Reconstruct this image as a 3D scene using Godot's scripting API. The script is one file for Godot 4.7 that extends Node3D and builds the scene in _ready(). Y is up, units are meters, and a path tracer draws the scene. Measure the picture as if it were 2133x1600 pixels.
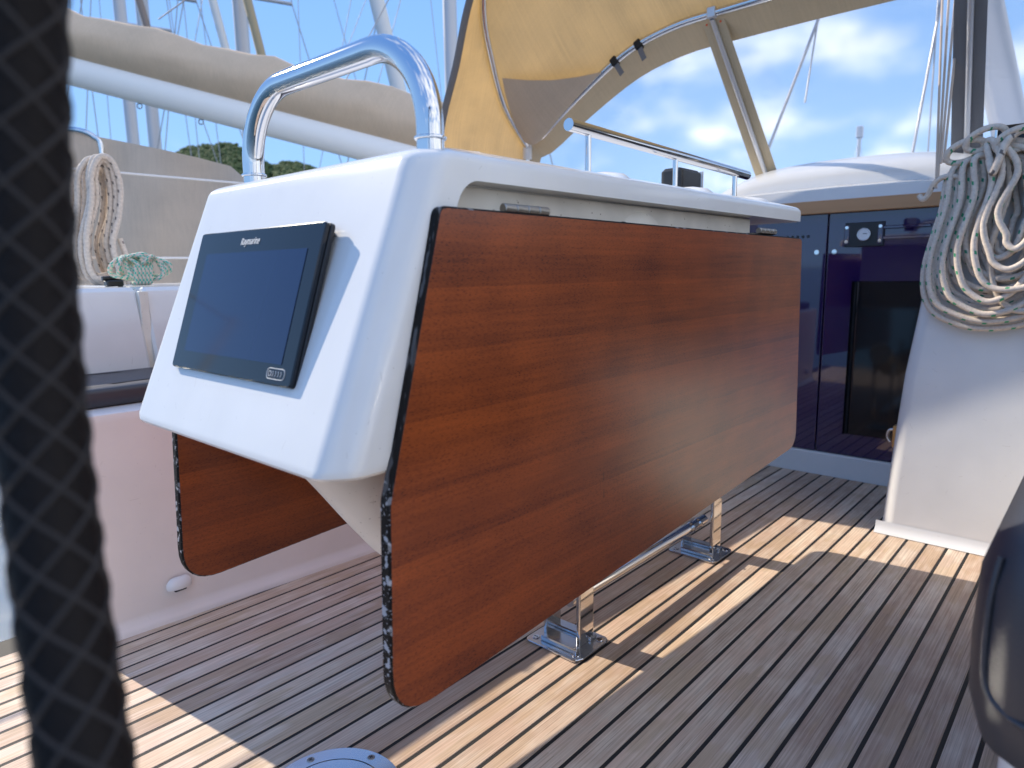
extends Node3D
# Cockpit of a sailing yacht: x = starboard, y = up, -z = forward, metres above the teak sole.

const FOCAL := 1412.87            # in pixels of the 2133 x 1600 photograph
var eye := Vector3(0, 0.70, 0)
var turn := Basis(Vector3(0.7453, -0.0144, -0.6666), Vector3(-0.098, 0.9865, -0.1309), Vector3(0.6595, 0.1629, 0.7338)).orthonormalized()
var M := {}

func _ready() -> void:
	view()
	make_materials()
	structure()
	table()
	plotter()
	feet_and_floor_things()
	wheel()
	dodger()
	ropes()
	small_things()
	harbour()

# ------------------------------------------------------------------ camera, sky, sun
func view() -> void:
	var cam := Camera3D.new()
	cam.name = "camera"
	cam.transform = Transform3D(turn, eye)
	var at := CameraAttributesPhysical.new()
	at.frustum_focal_length = 21.19
	at.exposure_aperture = 5.0
	at.frustum_focus_distance = 1.1
	at.frustum_near = 0.02
	at.frustum_far = 3000.0
	cam.attributes = at
	cam.fov = 59.04
	cam.near = 0.02
	cam.far = 3000.0
	add_child(cam)
	cam.current = true
	var sun := DirectionalLight3D.new()
	sun.name = "sun"
	sun.light_energy = 1.55
	sun.light_color = Color(1.0, 0.95, 0.87)
	sun.light_angular_distance = 0.5
	sun.shadow_enabled = true
	var to_sun := Vector3(-0.8203, 0.5592, 0.1191)
	sun.look_at_from_position(Vector3.ZERO, -to_sun, Vector3.UP)
	add_child(sun)
	var env := Environment.new()
	env.background_mode = Environment.BG_SKY
	var sky := Sky.new()
	var pan := PanoramaSkyMaterial.new()
	pan.panorama = ImageTexture.create_from_image(sky_image())
	sky.sky_material = pan
	env.sky = sky
	env.tonemap_mode = Environment.TONE_MAPPER_LINEAR
	env.tonemap_exposure = 1.33
	env.background_energy_multiplier = 1.25
	env.sdfgi_enabled = true
	env.ssao_enabled = true
	env.ssil_enabled = true
	var we := WorldEnvironment.new()
	we.name = "air"
	we.environment = env
	add_child(we)

func sky_image() -> Image:
	var w := 1024
	var h := 512
	var img := Image.create(w, h, false, Image.FORMAT_RGBF)
	var n := FastNoiseLite.new()
	n.seed = 11
	n.frequency = 2.3
	n.fractal_octaves = 6
	n.fractal_gain = 0.55
	var n2 := FastNoiseLite.new()
	n2.seed = 5
	n2.frequency = 0.5
	n2.fractal_octaves = 2
	var top := Color(0.115, 0.265, 0.62)
	var low := Color(0.30, 0.51, 0.80)
	for y in h:
		var phi := (y + 0.5) / h * PI
		var cy := cos(phi)
		var sy := sin(phi)
		for x in w:
			var th := (x + 0.5) / w * TAU
			var d := Vector3(sin(th) * sy, cy, -cos(th) * sy)
			var c: Color
			if cy > -0.02:
				var k := pow(clampf(1.0 - cy, 0.0, 1.0), 2.6)
				c = top.lerp(low, k)
				var f := d / (0.25 + maxf(cy, 0.0))
				var cov := 0.10 + 0.62 * d.dot(Vector3(0.94, 0.0, -0.34)) + 0.25 * n2.get_noise_3dv(f * 0.7)  # cloud thickened over the unseen starboard side, added as neutral fill light
				var a := n.get_noise_3d(f.x, f.y * 0.3, f.z) * 0.9 + cov
				a = smoothstep(0.02, 0.95, a) * 0.9
				var lump := 0.86 + 0.2 * n.get_noise_3d(f.x * 2.1 + 9.0, 3.0, f.z * 2.1)
				c = c.lerp(Color(1.22, 1.23, 1.26) * lump, a)
			else:
				c = Color(0.20, 0.28, 0.36)
			img.set_pixel(x, y, c)
	return img

# ------------------------------------------------------------------ small helpers
func lin(r: float, g: float, b: float) -> Color:
	return Color(r, g, b).linear_to_srgb()

func px(u: float, v: float, depth: float) -> Vector3:
	return eye + turn * (Vector3((u - 1066.5) / FOCAL, -(v - 800.0) / FOCAL, -1.0) * depth)

func mat(c: Color, rough: float, metal := 0.0) -> StandardMaterial3D:
	var m := StandardMaterial3D.new()
	m.albedo_color = c
	m.roughness = rough
	m.metallic = metal
	return m

func tex(img: Image) -> ImageTexture:
	return ImageTexture.create_from_image(img)

func noise_img(w: int, h: int, freq: float, sd: int, oct := 4) -> Image:
	var n := FastNoiseLite.new()
	n.seed = sd
	n.frequency = freq
	n.fractal_octaves = oct
	return n.get_seamless_image(w, h, false, false, 0.12)

func streak(w: int, h: int, sx: int, freq: float, sd: int, oct := 3) -> PackedByteArray:
	# noise drawn out along u: the run of wood grain
	var i := noise_img(maxi(8, w / sx), h, freq, sd, oct)
	i.convert(Image.FORMAT_L8)
	i.resize(w, h, Image.INTERPOLATE_CUBIC)
	return i.get_data()

func bump(img: Image, strength: float) -> ImageTexture:
	var b: Image = img.duplicate()
	b.convert(Image.FORMAT_RGBA8)
	b.bump_map_to_normal_map(strength)
	return tex(b)

func finish(v: PackedVector3Array, t: PackedInt32Array, uv := PackedVector2Array(), crease := 35.0, closed := true) -> ArrayMesh:
	# triangles with outward normals, rounded over edges flatter than the crease
	if closed:
		var vol := 0.0
		for i in range(0, t.size(), 3):
			vol += v[t[i]].dot(v[t[i + 1]].cross(v[t[i + 2]]))
		if vol < 0.0:
			for i in range(0, t.size(), 3):
				var s := t[i + 1]
				t[i + 1] = t[i + 2]
				t[i + 2] = s
	var fn := PackedVector3Array()
	var at := {}
	for i in range(0, t.size(), 3):
		fn.append((v[t[i + 1]] - v[t[i]]).cross(v[t[i + 2]] - v[t[i]]))
		for k in 3:
			var key := Vector3i((v[t[i + k]] * 40000.0).round())
			if not at.has(key):
				at[key] = PackedInt32Array()
			at[key].append(i / 3)
	var co := cos(deg_to_rad(crease))
	var P := PackedVector3Array()
	var N := PackedVector3Array()
	var U := PackedVector2Array()
	for i in range(0, t.size(), 3):
		var f := fn[i / 3]
		if f.length_squared() < 1e-18:
			continue
		var fd := f.normalized()
		for k in [0, 2, 1]:
			var a := v[t[i + k]]
			var sum := Vector3.ZERO
			for o in at[Vector3i((a * 40000.0).round())]:
				var g := fn[o]
				if g.length_squared() > 1e-18 and fd.dot(g.normalized()) > co:
					sum += g
			P.append(a)
			N.append(sum.normalized() if sum.length_squared() > 1e-20 else fd)
			U.append(uv[t[i + k]] if uv.size() > 0 else Vector2(a.z, a.y))
	var arr := []
	arr.resize(Mesh.ARRAY_MAX)
	arr[Mesh.ARRAY_VERTEX] = P
	arr[Mesh.ARRAY_NORMAL] = N
	arr[Mesh.ARRAY_TEX_UV] = U
	var m := ArrayMesh.new()
	m.add_surface_from_arrays(Mesh.PRIMITIVE_TRIANGLES, arr)
	return m

func loft(rings: Array, crease := 35.0, caps := true, uvs := []) -> ArrayMesh:
	var v := PackedVector3Array()
	var t := PackedInt32Array()
	var n: int = rings[0].size()
	var uv := PackedVector2Array()
	for r in rings:
		v.append_array(PackedVector3Array(r))
	for u in uvs:
		uv.append_array(PackedVector2Array(u))
	for i in rings.size() - 1:
		for j in n:
			var k := (j + 1) % n
			t.append_array([i * n + j, i * n + k, (i + 1) * n + k, i * n + j, (i + 1) * n + k, (i + 1) * n + j])
	if caps:
		for e in [0, rings.size() - 1]:
			var mid := Vector3.ZERO
			for p in rings[e]:
				mid += p
			v.append(mid / n)
			if uv.size() > 0:
				uv.append(uv[e * n])
			for j in n:
				var k := (j + 1) % n
				if e == 0:
					t.append_array([v.size() - 1, e * n + k, e * n + j])
				else:
					t.append_array([v.size() - 1, e * n + j, e * n + k])
	return finish(v, t, uv, crease, caps)

func sheet(rows: Array, crease := 60.0, thick := 0.0) -> ArrayMesh:
	# rows of points as one surface; uv in metres along the rows and across them; with a thickness if asked
	var v := PackedVector3Array()
	var t := PackedInt32Array()
	var uv := PackedVector2Array()
	var n: int = rows[0].size()
	var m := rows.size()
	for i in m:
		var l := 0.0
		for j in n:
			if j > 0:
				l += (rows[i][j] - rows[i][j - 1]).length()
			v.append(rows[i][j])
			uv.append(Vector2(l, float(i) / (m - 1)))
	for i in m - 1:
		for j in n - 1:
			var a := i * n + j
			t.append_array([a, a + 1, a + n + 1, a, a + n + 1, a + n])
	if thick > 0.0:
		var nor := []
		for i in m:
			for j in n:
				var du: Vector3 = rows[i][mini(j + 1, n - 1)] - rows[i][maxi(j - 1, 0)]
				var dv: Vector3 = rows[mini(i + 1, m - 1)][j] - rows[maxi(i - 1, 0)][j]
				nor.append(du.cross(dv).normalized())
		var base := v.size()
		for i in base:
			v.append(v[i] - nor[i] * thick)
			uv.append(uv[i])
		var front := t.duplicate()
		for i in range(0, front.size(), 3):
			t.append_array([base + front[i], base + front[i + 2], base + front[i + 1]])
		var rim := []
		for j in n:
			rim.append(j)
		for i in range(1, m):
			rim.append(i * n + n - 1)
		for j in range(n - 2, -1, -1):
			rim.append((m - 1) * n + j)
		for i in range(m - 2, 0, -1):
			rim.append(i * n)
		for k in rim.size():
			var a: int = rim[k]
			var b: int = rim[(k + 1) % rim.size()]
			t.append_array([a, base + a, base + b, a, base + b, b])
	return finish(v, t, uv, crease, thick > 0.0)

func smooth(pts: Array, n: int, closed := false) -> Array:
	# Catmull-Rom through the points
	var out := []
	var c := pts.size()
	var segs := c if closed else c - 1
	for i in segs:
		for k in n:
			var f := float(k) / n
			var p0: Vector3 = pts[(i - 1 + c) % c] if closed else pts[maxi(i - 1, 0)]
			var p1: Vector3 = pts[i]
			var p2: Vector3 = pts[(i + 1) % c]
			var p3: Vector3 = pts[(i + 2) % c] if closed else pts[mini(i + 2, c - 1)]
			out.append(p1.cubic_interpolate(p2, p0, p3, f))
	if not closed:
		out.append(pts[c - 1])
	return out

func tube(pts: Array, r: float, sides := 12, closed := false, flat := 1.0, rs := []) -> ArrayMesh:
	# swept circle; u in metres along, v round; ends closed by small domes of one ring
	var P := PackedVector3Array()
	var N := PackedVector3Array()
	var U := PackedVector2Array()
	var I := PackedInt32Array()
	var c := pts.size()
	var up := Vector3.UP
	var t0: Vector3 = (pts[1] - pts[0]).normalized()
	if absf(t0.dot(up)) > 0.9:
		up = Vector3.RIGHT
	var side := t0.cross(up).normalized()
	var l := 0.0
	var rings := c + 1 if closed else c
	for q in rings:
		var i := q % c
		var a: Vector3 = pts[(i - 1 + c) % c] if closed else pts[maxi(i - 1, 0)]
		var b: Vector3 = pts[(i + 1) % c] if closed else pts[mini(i + 1, c - 1)]
		var t := (b - a).normalized()
		side = (side - t * side.dot(t)).normalized()
		var s2 := t.cross(side)
		if q > 0:
			l += (pts[i] - pts[(i - 1 + c) % c]).length()
		var rr: float = r if rs.is_empty() else rs[i]
		for j in sides + 1:
			var th := TAU * j / sides
			var d := side * cos(th) + s2 * (sin(th) * flat)
			P.append(pts[i] + d * rr)
			N.append((side * cos(th) + s2 * (sin(th) / flat)).normalized())
			U.append(Vector2(l, float(j) / sides))
	for q in rings - 1:
		for j in sides:
			var a := q * (sides + 1) + j
			I.append_array([a, a + 1, a + sides + 1, a + 1, a + sides + 2, a + sides + 1])
	if not closed:
		for e in [0, rings - 1]:
			var i: int = e
			var t: Vector3 = (pts[1] - pts[0]).normalized() * -1.0 if e == 0 else (pts[c - 1] - pts[c - 2]).normalized()
			var base := P.size()
			P.append(pts[i])
			N.append(t)
			U.append(Vector2(0, 0))
			for j in sides + 1:
				P.append(P[e * (sides + 1) + j])
				N.append(t)
				U.append(Vector2(0, float(j) / sides))
			for j in sides:
				if e == 0:
					I.append_array([base, base + 2 + j, base + 1 + j])
				else:
					I.append_array([base, base + 1 + j, base + 2 + j])
	# windings so that front faces look outwards
	var arr := []
	arr.resize(Mesh.ARRAY_MAX)
	arr[Mesh.ARRAY_VERTEX] = P
	arr[Mesh.ARRAY_NORMAL] = N
	arr[Mesh.ARRAY_TEX_UV] = U
	var k := I[0]
	var fnrm := (P[I[1]] - P[k]).cross(P[I[2]] - P[k])
	if fnrm.dot(N[k]) > 0.0:
		for i in range(0, I.size(), 3):
			var s := I[i + 1]
			I[i + 1] = I[i + 2]
			I[i + 2] = s
	arr[Mesh.ARRAY_INDEX] = I
	var m := ArrayMesh.new()
	m.add_surface_from_arrays(Mesh.PRIMITIVE_TRIANGLES, arr)
	return m

func round_poly(poly: Array, radii: Array, seg := 5) -> PackedVector2Array:
	# corners rounded by arcs
	var out := PackedVector2Array()
	var n := poly.size()
	for i in n:
		var p: Vector2 = poly[i]
		var a: Vector2 = (poly[(i - 1 + n) % n] - p).normalized()
		var b: Vector2 = (poly[(i + 1) % n] - p).normalized()
		var r: float = radii[i % radii.size()]
		if r <= 0.0:
			out.append(p)
			continue
		var half := acos(clampf(a.dot(b), -1, 1)) / 2.0
		var d := r / tan(half)
		var s := p + a * d
		var e := p + b * d
		for k in seg + 1:
			var f := float(k) / seg
			out.append(s.lerp(p, f).lerp(p.lerp(e, f), f))
	return out

func inset(poly: PackedVector2Array, d: float) -> PackedVector2Array:
	var out := PackedVector2Array()
	var n := poly.size()
	var area := 0.0
	for i in n:
		area += poly[i].cross(poly[(i + 1) % n])
	var sg := 1.0 if area > 0.0 else -1.0
	for i in n:
		var a := (poly[i] - poly[(i - 1 + n) % n]).normalized()
		var b := (poly[(i + 1) % n] - poly[i]).normalized()
		var na := Vector2(-a.y, a.x) * sg
		var nb := Vector2(-b.y, b.x) * sg
		var m := na + nb
		m = m / maxf(m.length_squared() / 2.0, 0.3)
		out.append(poly[i] + m * d)
	return out

func prism(poly: PackedVector2Array, o: Vector3, ax: Vector3, ay: Vector3, az: Vector3, depth: float, bev := 0.0, crease := 40.0) -> ArrayMesh:
	# the polygon in the plane (ax, ay) at o, pushed along az; edges chamfered; uv = polygon coordinates
	var v := PackedVector3Array()
	var uv := PackedVector2Array()
	var t := PackedInt32Array()
	var n := poly.size()
	var small := inset(poly, bev) if bev > 0.0 else poly
	var rings := [[small, 0.0], [poly, bev], [poly, depth - bev], [small, depth]] if bev > 0.0 else [[poly, 0.0], [poly, depth]]
	for r in rings:
		for p in r[0]:
			v.append(o + ax * p.x + ay * p.y + az * r[1])
			uv.append(p)
	for i in rings.size() - 1:
		for j in n:
			var k := (j + 1) % n
			t.append_array([i * n + j, i * n + k, (i + 1) * n + k, i * n + j, (i + 1) * n + k, (i + 1) * n + j])
	var cap := Geometry2D.triangulate_polygon(small)
	var last := (rings.size() - 1) * n
	# orient the caps like the sides
	var area := 0.0
	for i in n:
		area += poly[i].cross(poly[(i + 1) % n])
	for i in range(0, cap.size(), 3):
		var q := [cap[i], cap[i + 1], cap[i + 2]]
		var s := (small[q[1]] - small[q[0]]).cross(small[q[2]] - small[q[0]])
		if s * area < 0.0:
			q = [q[0], q[2], q[1]]
		t.append_array([q[0], q[2], q[1], last + q[0], last + q[1], last + q[2]])
	return finish(v, t, uv, crease)

func rbox(c: Vector3, s: Vector3, r := 0.003, bev := 0.002) -> ArrayMesh:
	var p := round_poly([Vector2(-s.x / 2, -s.z / 2), Vector2(s.x / 2, -s.z / 2), Vector2(s.x / 2, s.z / 2), Vector2(-s.x / 2, s.z / 2)], [r], 4)
	return prism(p, c - Vector3(0, s.y / 2, 0), Vector3.RIGHT, Vector3.BACK, Vector3.UP, s.y, bev)

func disc(c: Vector3, n: Vector3, r: float, h: float, bev := 0.001, seg := 28) -> ArrayMesh:
	var p := PackedVector2Array()
	for i in seg:
		p.append(Vector2(cos(TAU * i / seg), sin(TAU * i / seg)) * r)
	var a := n.cross(Vector3.UP if absf(n.y) < 0.9 else Vector3.RIGHT).normalized()
	return prism(p, c, a, n.cross(a), n, h, bev)

func ring(c: Vector3, n: Vector3, r: float, seg := 32) -> Array:
	var a := n.cross(Vector3.UP if absf(n.y) < 0.9 else Vector3.RIGHT).normalized()
	var b := n.cross(a)
	var out := []
	for i in seg:
		out.append(c + (a * cos(TAU * i / seg) + b * sin(TAU * i / seg)) * r)
	return out

func part(parent: Node3D, called: String, mesh: Mesh, m: Material, label := "") -> MeshInstance3D:
	var o := MeshInstance3D.new()
	o.name = called
	o.mesh = mesh
	o.material_override = m
	parent.add_child(o, true)
	if label != "":
		o.set_meta("label", label)
	return o

func thing(called: String, label: String, category: String, group := "", at := Vector3.ZERO) -> Node3D:
	var o := Node3D.new()
	o.name = called
	o.position = at
	add_child(o, true)
	o.set_meta("label", label)
	o.set_meta("category", category)
	if group != "":
		o.set_meta("group", group)
	return o

func setting(called: String, mesh: Mesh, m: Material) -> MeshInstance3D:
	var o := part(self, called, mesh, m)
	o.set_meta("kind", "structure")
	return o

# ------------------------------------------------------------------ materials
func make_materials() -> void:
	# gelcoat: glossy, with the faint waviness of a hand-laid moulding
	var gn := noise_img(256, 256, 0.02, 3, 3)
	var gel := mat(lin(0.74, 0.74, 0.74), 0.16)
	gel.normal_enabled = true
	gel.normal_texture = bump(gn, 1.2)
	gel.normal_scale = 0.03
	gel.uv1_triplanar = true
	gel.uv1_world_triplanar = true
	gel.uv1_scale = Vector3(4, 4, 4)
	var gi := Image.create(1024, 1024, false, Image.FORMAT_RGB8)
	var gs := noise_img(1024, 1024, 0.004, 55, 4)
	for y in 1024:
		for x in 1024:
			var v := 0.965 + 0.035 * gs.get_pixel(x, y).r
			gi.set_pixel(x, y, Color(v, v, v * 0.998))
	var gr := RandomNumberGenerator.new()
	gr.seed = 19
	for i in 46:
		var p := Vector2(gr.randf_range(0, 1000), gr.randf_range(0, 1000))
		var d := Vector2.from_angle(gr.randf() * TAU)
		for k in gr.randi_range(4, 26):
			p += d
			d = d.rotated(gr.randf_range(-0.05, 0.05))
			gi.set_pixel(posmod(int(p.x), 1024), posmod(int(p.y), 1024), Color(0.86, 0.85, 0.84))
	for i in 70:
		gi.set_pixel(gr.randi_range(0, 1023), gr.randi_range(0, 1023), Color(0.50, 0.47, 0.43))
	gel.albedo_texture = tex(gi)
	gel.uv1_scale = Vector3(1.6, 1.6, 1.6)
	M.gel = gel
	# the rougher cream inside of the moulding, with specks of dirt
	var cr := Image.create(512, 512, false, Image.FORMAT_RGB8)
	var cn := noise_img(512, 512, 0.008, 21, 3)
	var rng := RandomNumberGenerator.new()
	rng.seed = 4
	for y in 512:
		for x in 512:
			var a := cn.get_pixel(x, y).r
			cr.set_pixel(x, y, lin(0.82, 0.775, 0.69) * (0.93 + 0.12 * a))
	for i in 260:
		var s := rng.randi_range(1, 2)
		cr.fill_rect(Rect2i(rng.randi_range(0, 508), rng.randi_range(0, 508), s, s), Color(0.42, 0.36, 0.29).lerp(Color(0.62, 0.55, 0.47), rng.randf()))
	var cream := mat(Color.WHITE, 0.5)
	cream.albedo_texture = tex(cr)
	cream.uv1_triplanar = true
	cream.uv1_world_triplanar = true
	cream.uv1_scale = Vector3(2.5, 2.5, 2.5)
	M.cream = cream
	# steel
	var sm := noise_img(256, 256, 0.03, 8, 4)
	var steel := mat(lin(0.66, 0.66, 0.67), 0.06, 1.0)
	M.chrome = steel
	var sm2: Image = sm.duplicate()
	sm2.convert(Image.FORMAT_RGB8)
	var worn := mat(lin(0.60, 0.61, 0.63), 0.22, 1.0)
	worn.uv1_triplanar = true
	worn.uv1_scale = Vector3(9, 9, 9)
	M.steel = worn
	M.dull = mat(lin(0.36, 0.34, 0.31), 0.38, 1.0)
	M.aluminium = mat(lin(0.62, 0.63, 0.65), 0.35, 0.6)
	M.mast = mat(lin(0.52, 0.53, 0.56), 0.4, 0.2)
	M.wood_veneer = veneer()
	M.edge = edge_paint()
	M.teak = teak()
	M.caulk = mat(lin(0.012, 0.012, 0.013), 0.7)
	var bl := mat(lin(0.012, 0.012, 0.014), 0.4)
	M.black = bl
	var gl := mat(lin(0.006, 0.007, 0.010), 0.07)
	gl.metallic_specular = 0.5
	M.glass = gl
	M.panel = mat(lin(0.010, 0.022, 0.070), 0.08)  # blue in the base colour stands in for reflected sky
	M.panel.metallic_specular = 0.45
	M.print = mat(lin(0.75, 0.75, 0.76), 0.5)
	# tinted acrylic of the companionway doors
	M.acrylic = mat(Color(lin(0.022, 0.011, 0.070), 0.93), 0.03)
	M.acrylic.transparency = BaseMaterial3D.TRANSPARENCY_ALPHA
	M.acrylic.metallic_specular = 0.7
	# leather and vinyl
	var le := noise_img(512, 512, 0.06, 31, 4)
	var lea := mat(lin(0.010, 0.008, 0.008), 0.55)
	lea.metallic_specular = 0.3
	lea.normal_enabled = true
	lea.normal_texture = bump(le, 4.0)
	lea.normal_scale = 0.5
	lea.uv1_scale = Vector3(9, 0.6, 1)
	M.leather = lea
	lea.metallic_specular = 0.25
	M.thread = mat(lin(0.030, 0.026, 0.026), 0.9)
	M.bounce_tinted_gel = M.gel.duplicate()
	M.bounce_tinted_gel.albedo_color = lin(0.82, 0.75, 0.71)  # warm tint paints in light bounced off the sunlit sole
	M.bounce_tinted_gel.roughness = 0.3
	var vin := mat(lin(0.040, 0.042, 0.052), 0.42)
	vin.normal_enabled = true
	vin.normal_texture = bump(le, 3.0)
	vin.normal_scale = 0.35
	vin.uv1_triplanar = true
	vin.uv1_world_triplanar = true
	vin.uv1_scale = Vector3(9, 9, 9)
	M.vinyl = vin
	# canvas
	M.canvas = canvas(lin(0.84, 0.735, 0.535), Color(1.0, 0.96, 0.87), 61)
	M.patch = canvas(lin(0.60, 0.50, 0.39), Color(0.5, 0.45, 0.38), 62)
	M.binding = canvas(lin(0.20, 0.20, 0.21), Color(0, 0, 0), 63)
	M.strap = canvas(lin(0.62, 0.50, 0.33), Color(0.25, 0.20, 0.12), 64)
	M.sail_bag = canvas(lin(0.70, 0.53, 0.37), Color(0, 0, 0), 65)
	M.awning = canvas(lin(0.68, 0.575, 0.46), Color(0.6, 0.52, 0.42), 66)
	M.webbing = canvas(lin(0.02, 0.02, 0.02), Color(0, 0, 0), 67)
	# clear vinyl of the windows: faint film, creased
	var wr := noise_img(512, 512, 0.012, 71, 5)
	var clear := mat(Color(0.80, 0.85, 0.93, 0.20), 0.12)
	clear.transparency = BaseMaterial3D.TRANSPARENCY_ALPHA
	clear.cull_mode = BaseMaterial3D.CULL_DISABLED
	clear.normal_enabled = true
	clear.normal_texture = bump(wr, 5.0)
	clear.normal_scale = 0.25
	clear.uv1_scale = Vector3(0.9, 1.0, 1)
	M.clear = clear
	M.rope_green = rope_mat(Color(0.03, 0.26, 0.13), Color(0.04, 0.30, 0.14), 1)
	M.rope_blue = rope_mat(Color(0.05, 0.09, 0.40), Color(0.03, 0.22, 0.14), 2)
	M.rope_grey = rope_mat(Color(0.16, 0.14, 0.13), Color(0.22, 0.18, 0.16), 3)
	M.rope_mint = rope_mat(Color(0.06, 0.42, 0.30), Color(0.10, 0.50, 0.36), 4)
	M.line = mat(lin(0.62, 0.50, 0.40), 0.8)
	M.wire = mat(lin(0.30, 0.30, 0.31), 0.35, 0.7)
	M.teak_trim = mat(lin(0.85, 0.62, 0.42), 0.6)
	M.teak_trim.albedo_texture = M.trim_tex
	M.teak_trim.uv1_scale = Vector3(0.7, 2.5, 1)
	M.brass = mat(lin(0.50, 0.30, 0.12), 0.35, 0.6)
	M.orange = mat(lin(0.75, 0.10, 0.02), 0.6)

func canvas(c: Color, back: Color, sd: int) -> StandardMaterial3D:
	var w := 512
	var img := Image.create(w, w, false, Image.FORMAT_RGB8)
	var cl := noise_img(w, w, 0.006, sd, 4)
	var st := streak(w, w, 24, 0.12, sd + 40, 3)
	var rng := RandomNumberGenerator.new()
	rng.seed = sd
	for y in w:
		for x in w:
			var a := 0.92 + 0.08 * cl.get_pixel(x, y).r + 0.07 * (st[x * w + y] / 255.0 - 0.5)
			a += 0.05 * (float((x + y * 3) % 4) / 3.0 - 0.5) + rng.randf_range(-0.03, 0.03)
			img.set_pixel(x, y, Color(a, a, a))
	var m := mat(c, 0.85)
	m.albedo_texture = tex(img)
	m.cull_mode = BaseMaterial3D.CULL_DISABLED
	m.uv1_triplanar = true
	m.uv1_world_triplanar = true
	m.uv1_scale = Vector3(1.7, 1.7, 1.7)
	if back.r > 0.0:
		m.backlight_enabled = true
		m.backlight = back
	return m

func veneer() -> StandardMaterial3D:
	# mahogany: strips of veneer, each with its tone, run and pores
	var w := 2048
	var h := 1024
	var img := Image.create(w, h, false, Image.FORMAT_RGB8)
	var sd := 80
	var long := streak(w, h, 40, 0.016, sd + 1, 4)
	var mid := streak(w, h, 30, 0.09, sd + 2, 3)
	var fine := streak(w, h, 5, 0.5, sd + 3, 2)
	var cloud := noise_img(w, h, 0.004, sd + 4, 3)
	cloud.convert(Image.FORMAT_L8)
	var cd := cloud.get_data()
	var rng := RandomNumberGenerator.new()
	rng.seed = sd
	var edges := [0.0]
	var tone := []
	while edges[-1] < 1.0:
		edges.append(edges[-1] + rng.randf_range(0.10, 0.16))
	for e in edges:
		tone.append((0.35 if tone.size() % 2 == 0 else 0.65) + rng.randf_range(-0.2, 0.2))
	var dark := Color(0.050, 0.0075, 0.0025)
	var light := Color(0.44, 0.094, 0.015)
	var data := PackedByteArray()
	data.resize(w * h * 3)
	var lut := PackedByteArray()
	lut.resize(256 * 3)
	for i in 256:
		var c := dark.lerp(light, i / 255.0).linear_to_srgb()
		lut[i * 3] = int(c.r * 255)
		lut[i * 3 + 1] = int(c.g * 255)
		lut[i * 3 + 2] = int(c.b * 255)
	for y in h:
		var fy := float(y) / h
		var s := 0
		while s < edges.size() - 2 and edges[s + 1] < fy:
			s += 1
		var tn: float = tone[s]
		var within: float = (fy - edges[s]) / (edges[s + 1] - edges[s])
		var base := 0.40 + 0.13 * tn - 0.15 * (pow(within, 1.5) - 0.4)
		var o := y * w
		for x in w:
			var a := base + (long[o + x] - 128) * 0.0007 + (mid[o + x] - 128) * 0.0008 + (cd[o + x] - 128) * 0.0008
			var f := fine[o + x]
			if f < 105:
				a -= (105 - f) * 0.0062
			var k := clampi(int(a * 255), 0, 255) * 3
			var p := (o + x) * 3
			data[p] = lut[k]
			data[p + 1] = lut[k + 1]
			data[p + 2] = lut[k + 2]
	img = Image.create_from_data(w, h, false, Image.FORMAT_RGB8, data)
	# scratches, dents and pin holes
	for i in 16:
		var x := rng.randi_range(20, w - 40)
		var y := rng.randi_range(20, h - 20)
		for k in rng.randi_range(3, 9):
			img.set_pixel(x + k, y - k / 3, Color(0.62, 0.42, 0.28))
	for q in [Vector2i(667, 607), Vector2i(668, 653)]:
		for k in 22:
			img.set_pixel(q.x, q.y + k, Color(0.10, 0.04, 0.03))
			img.set_pixel(q.x + 1, q.y + k, Color(0.16, 0.07, 0.04))
	var m := mat(Color.WHITE, 0.5)
	m.albedo_texture = tex(img)
	var g := Image.create_from_data(w, h, false, Image.FORMAT_L8, fine)
	m.normal_enabled = true
	m.normal_texture = bump(g, 1.5)
	m.normal_scale = 0.10
	if true:
		m.clearcoat_enabled = true
		m.clearcoat = 1.0
		m.clearcoat_roughness = 0.25
		m.metallic_specular = 0.3
	return m

func edge_paint() -> StandardMaterial3D:
	# black paint of the leaf's edge, chipped to grey
	# (the knocked lower corner is chipped, the upper edge is sound)
	var w := 1024
	var img := Image.create(w, w, false, Image.FORMAT_RGB8)
	var n := noise_img(w, w, 0.035, 101, 3)
	var n2 := noise_img(w, w, 0.14, 102, 2)
	img.fill(lin(0.010, 0.009, 0.009))
	for y in range(int(w * 0.24), int(w * 0.64)):
		for x in w:
			var a := n.get_pixel(x, y).r
			if a > 0.66 or n2.get_pixel(x, y).r > 0.76:
				img.set_pixel(x, y, lin(0.40, 0.40, 0.42))
			elif a > 0.645:
				img.set_pixel(x, y, lin(0.12, 0.12, 0.12))
	var m := mat(Color.WHITE, 0.6)
	m.metallic_specular = 0.25
	m.albedo_texture = tex(img)
	m.uv1_triplanar = true
	m.uv1_world_triplanar = true
	m.uv1_scale = Vector3(1.5, 1.5, 1.5)
	return m

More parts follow.
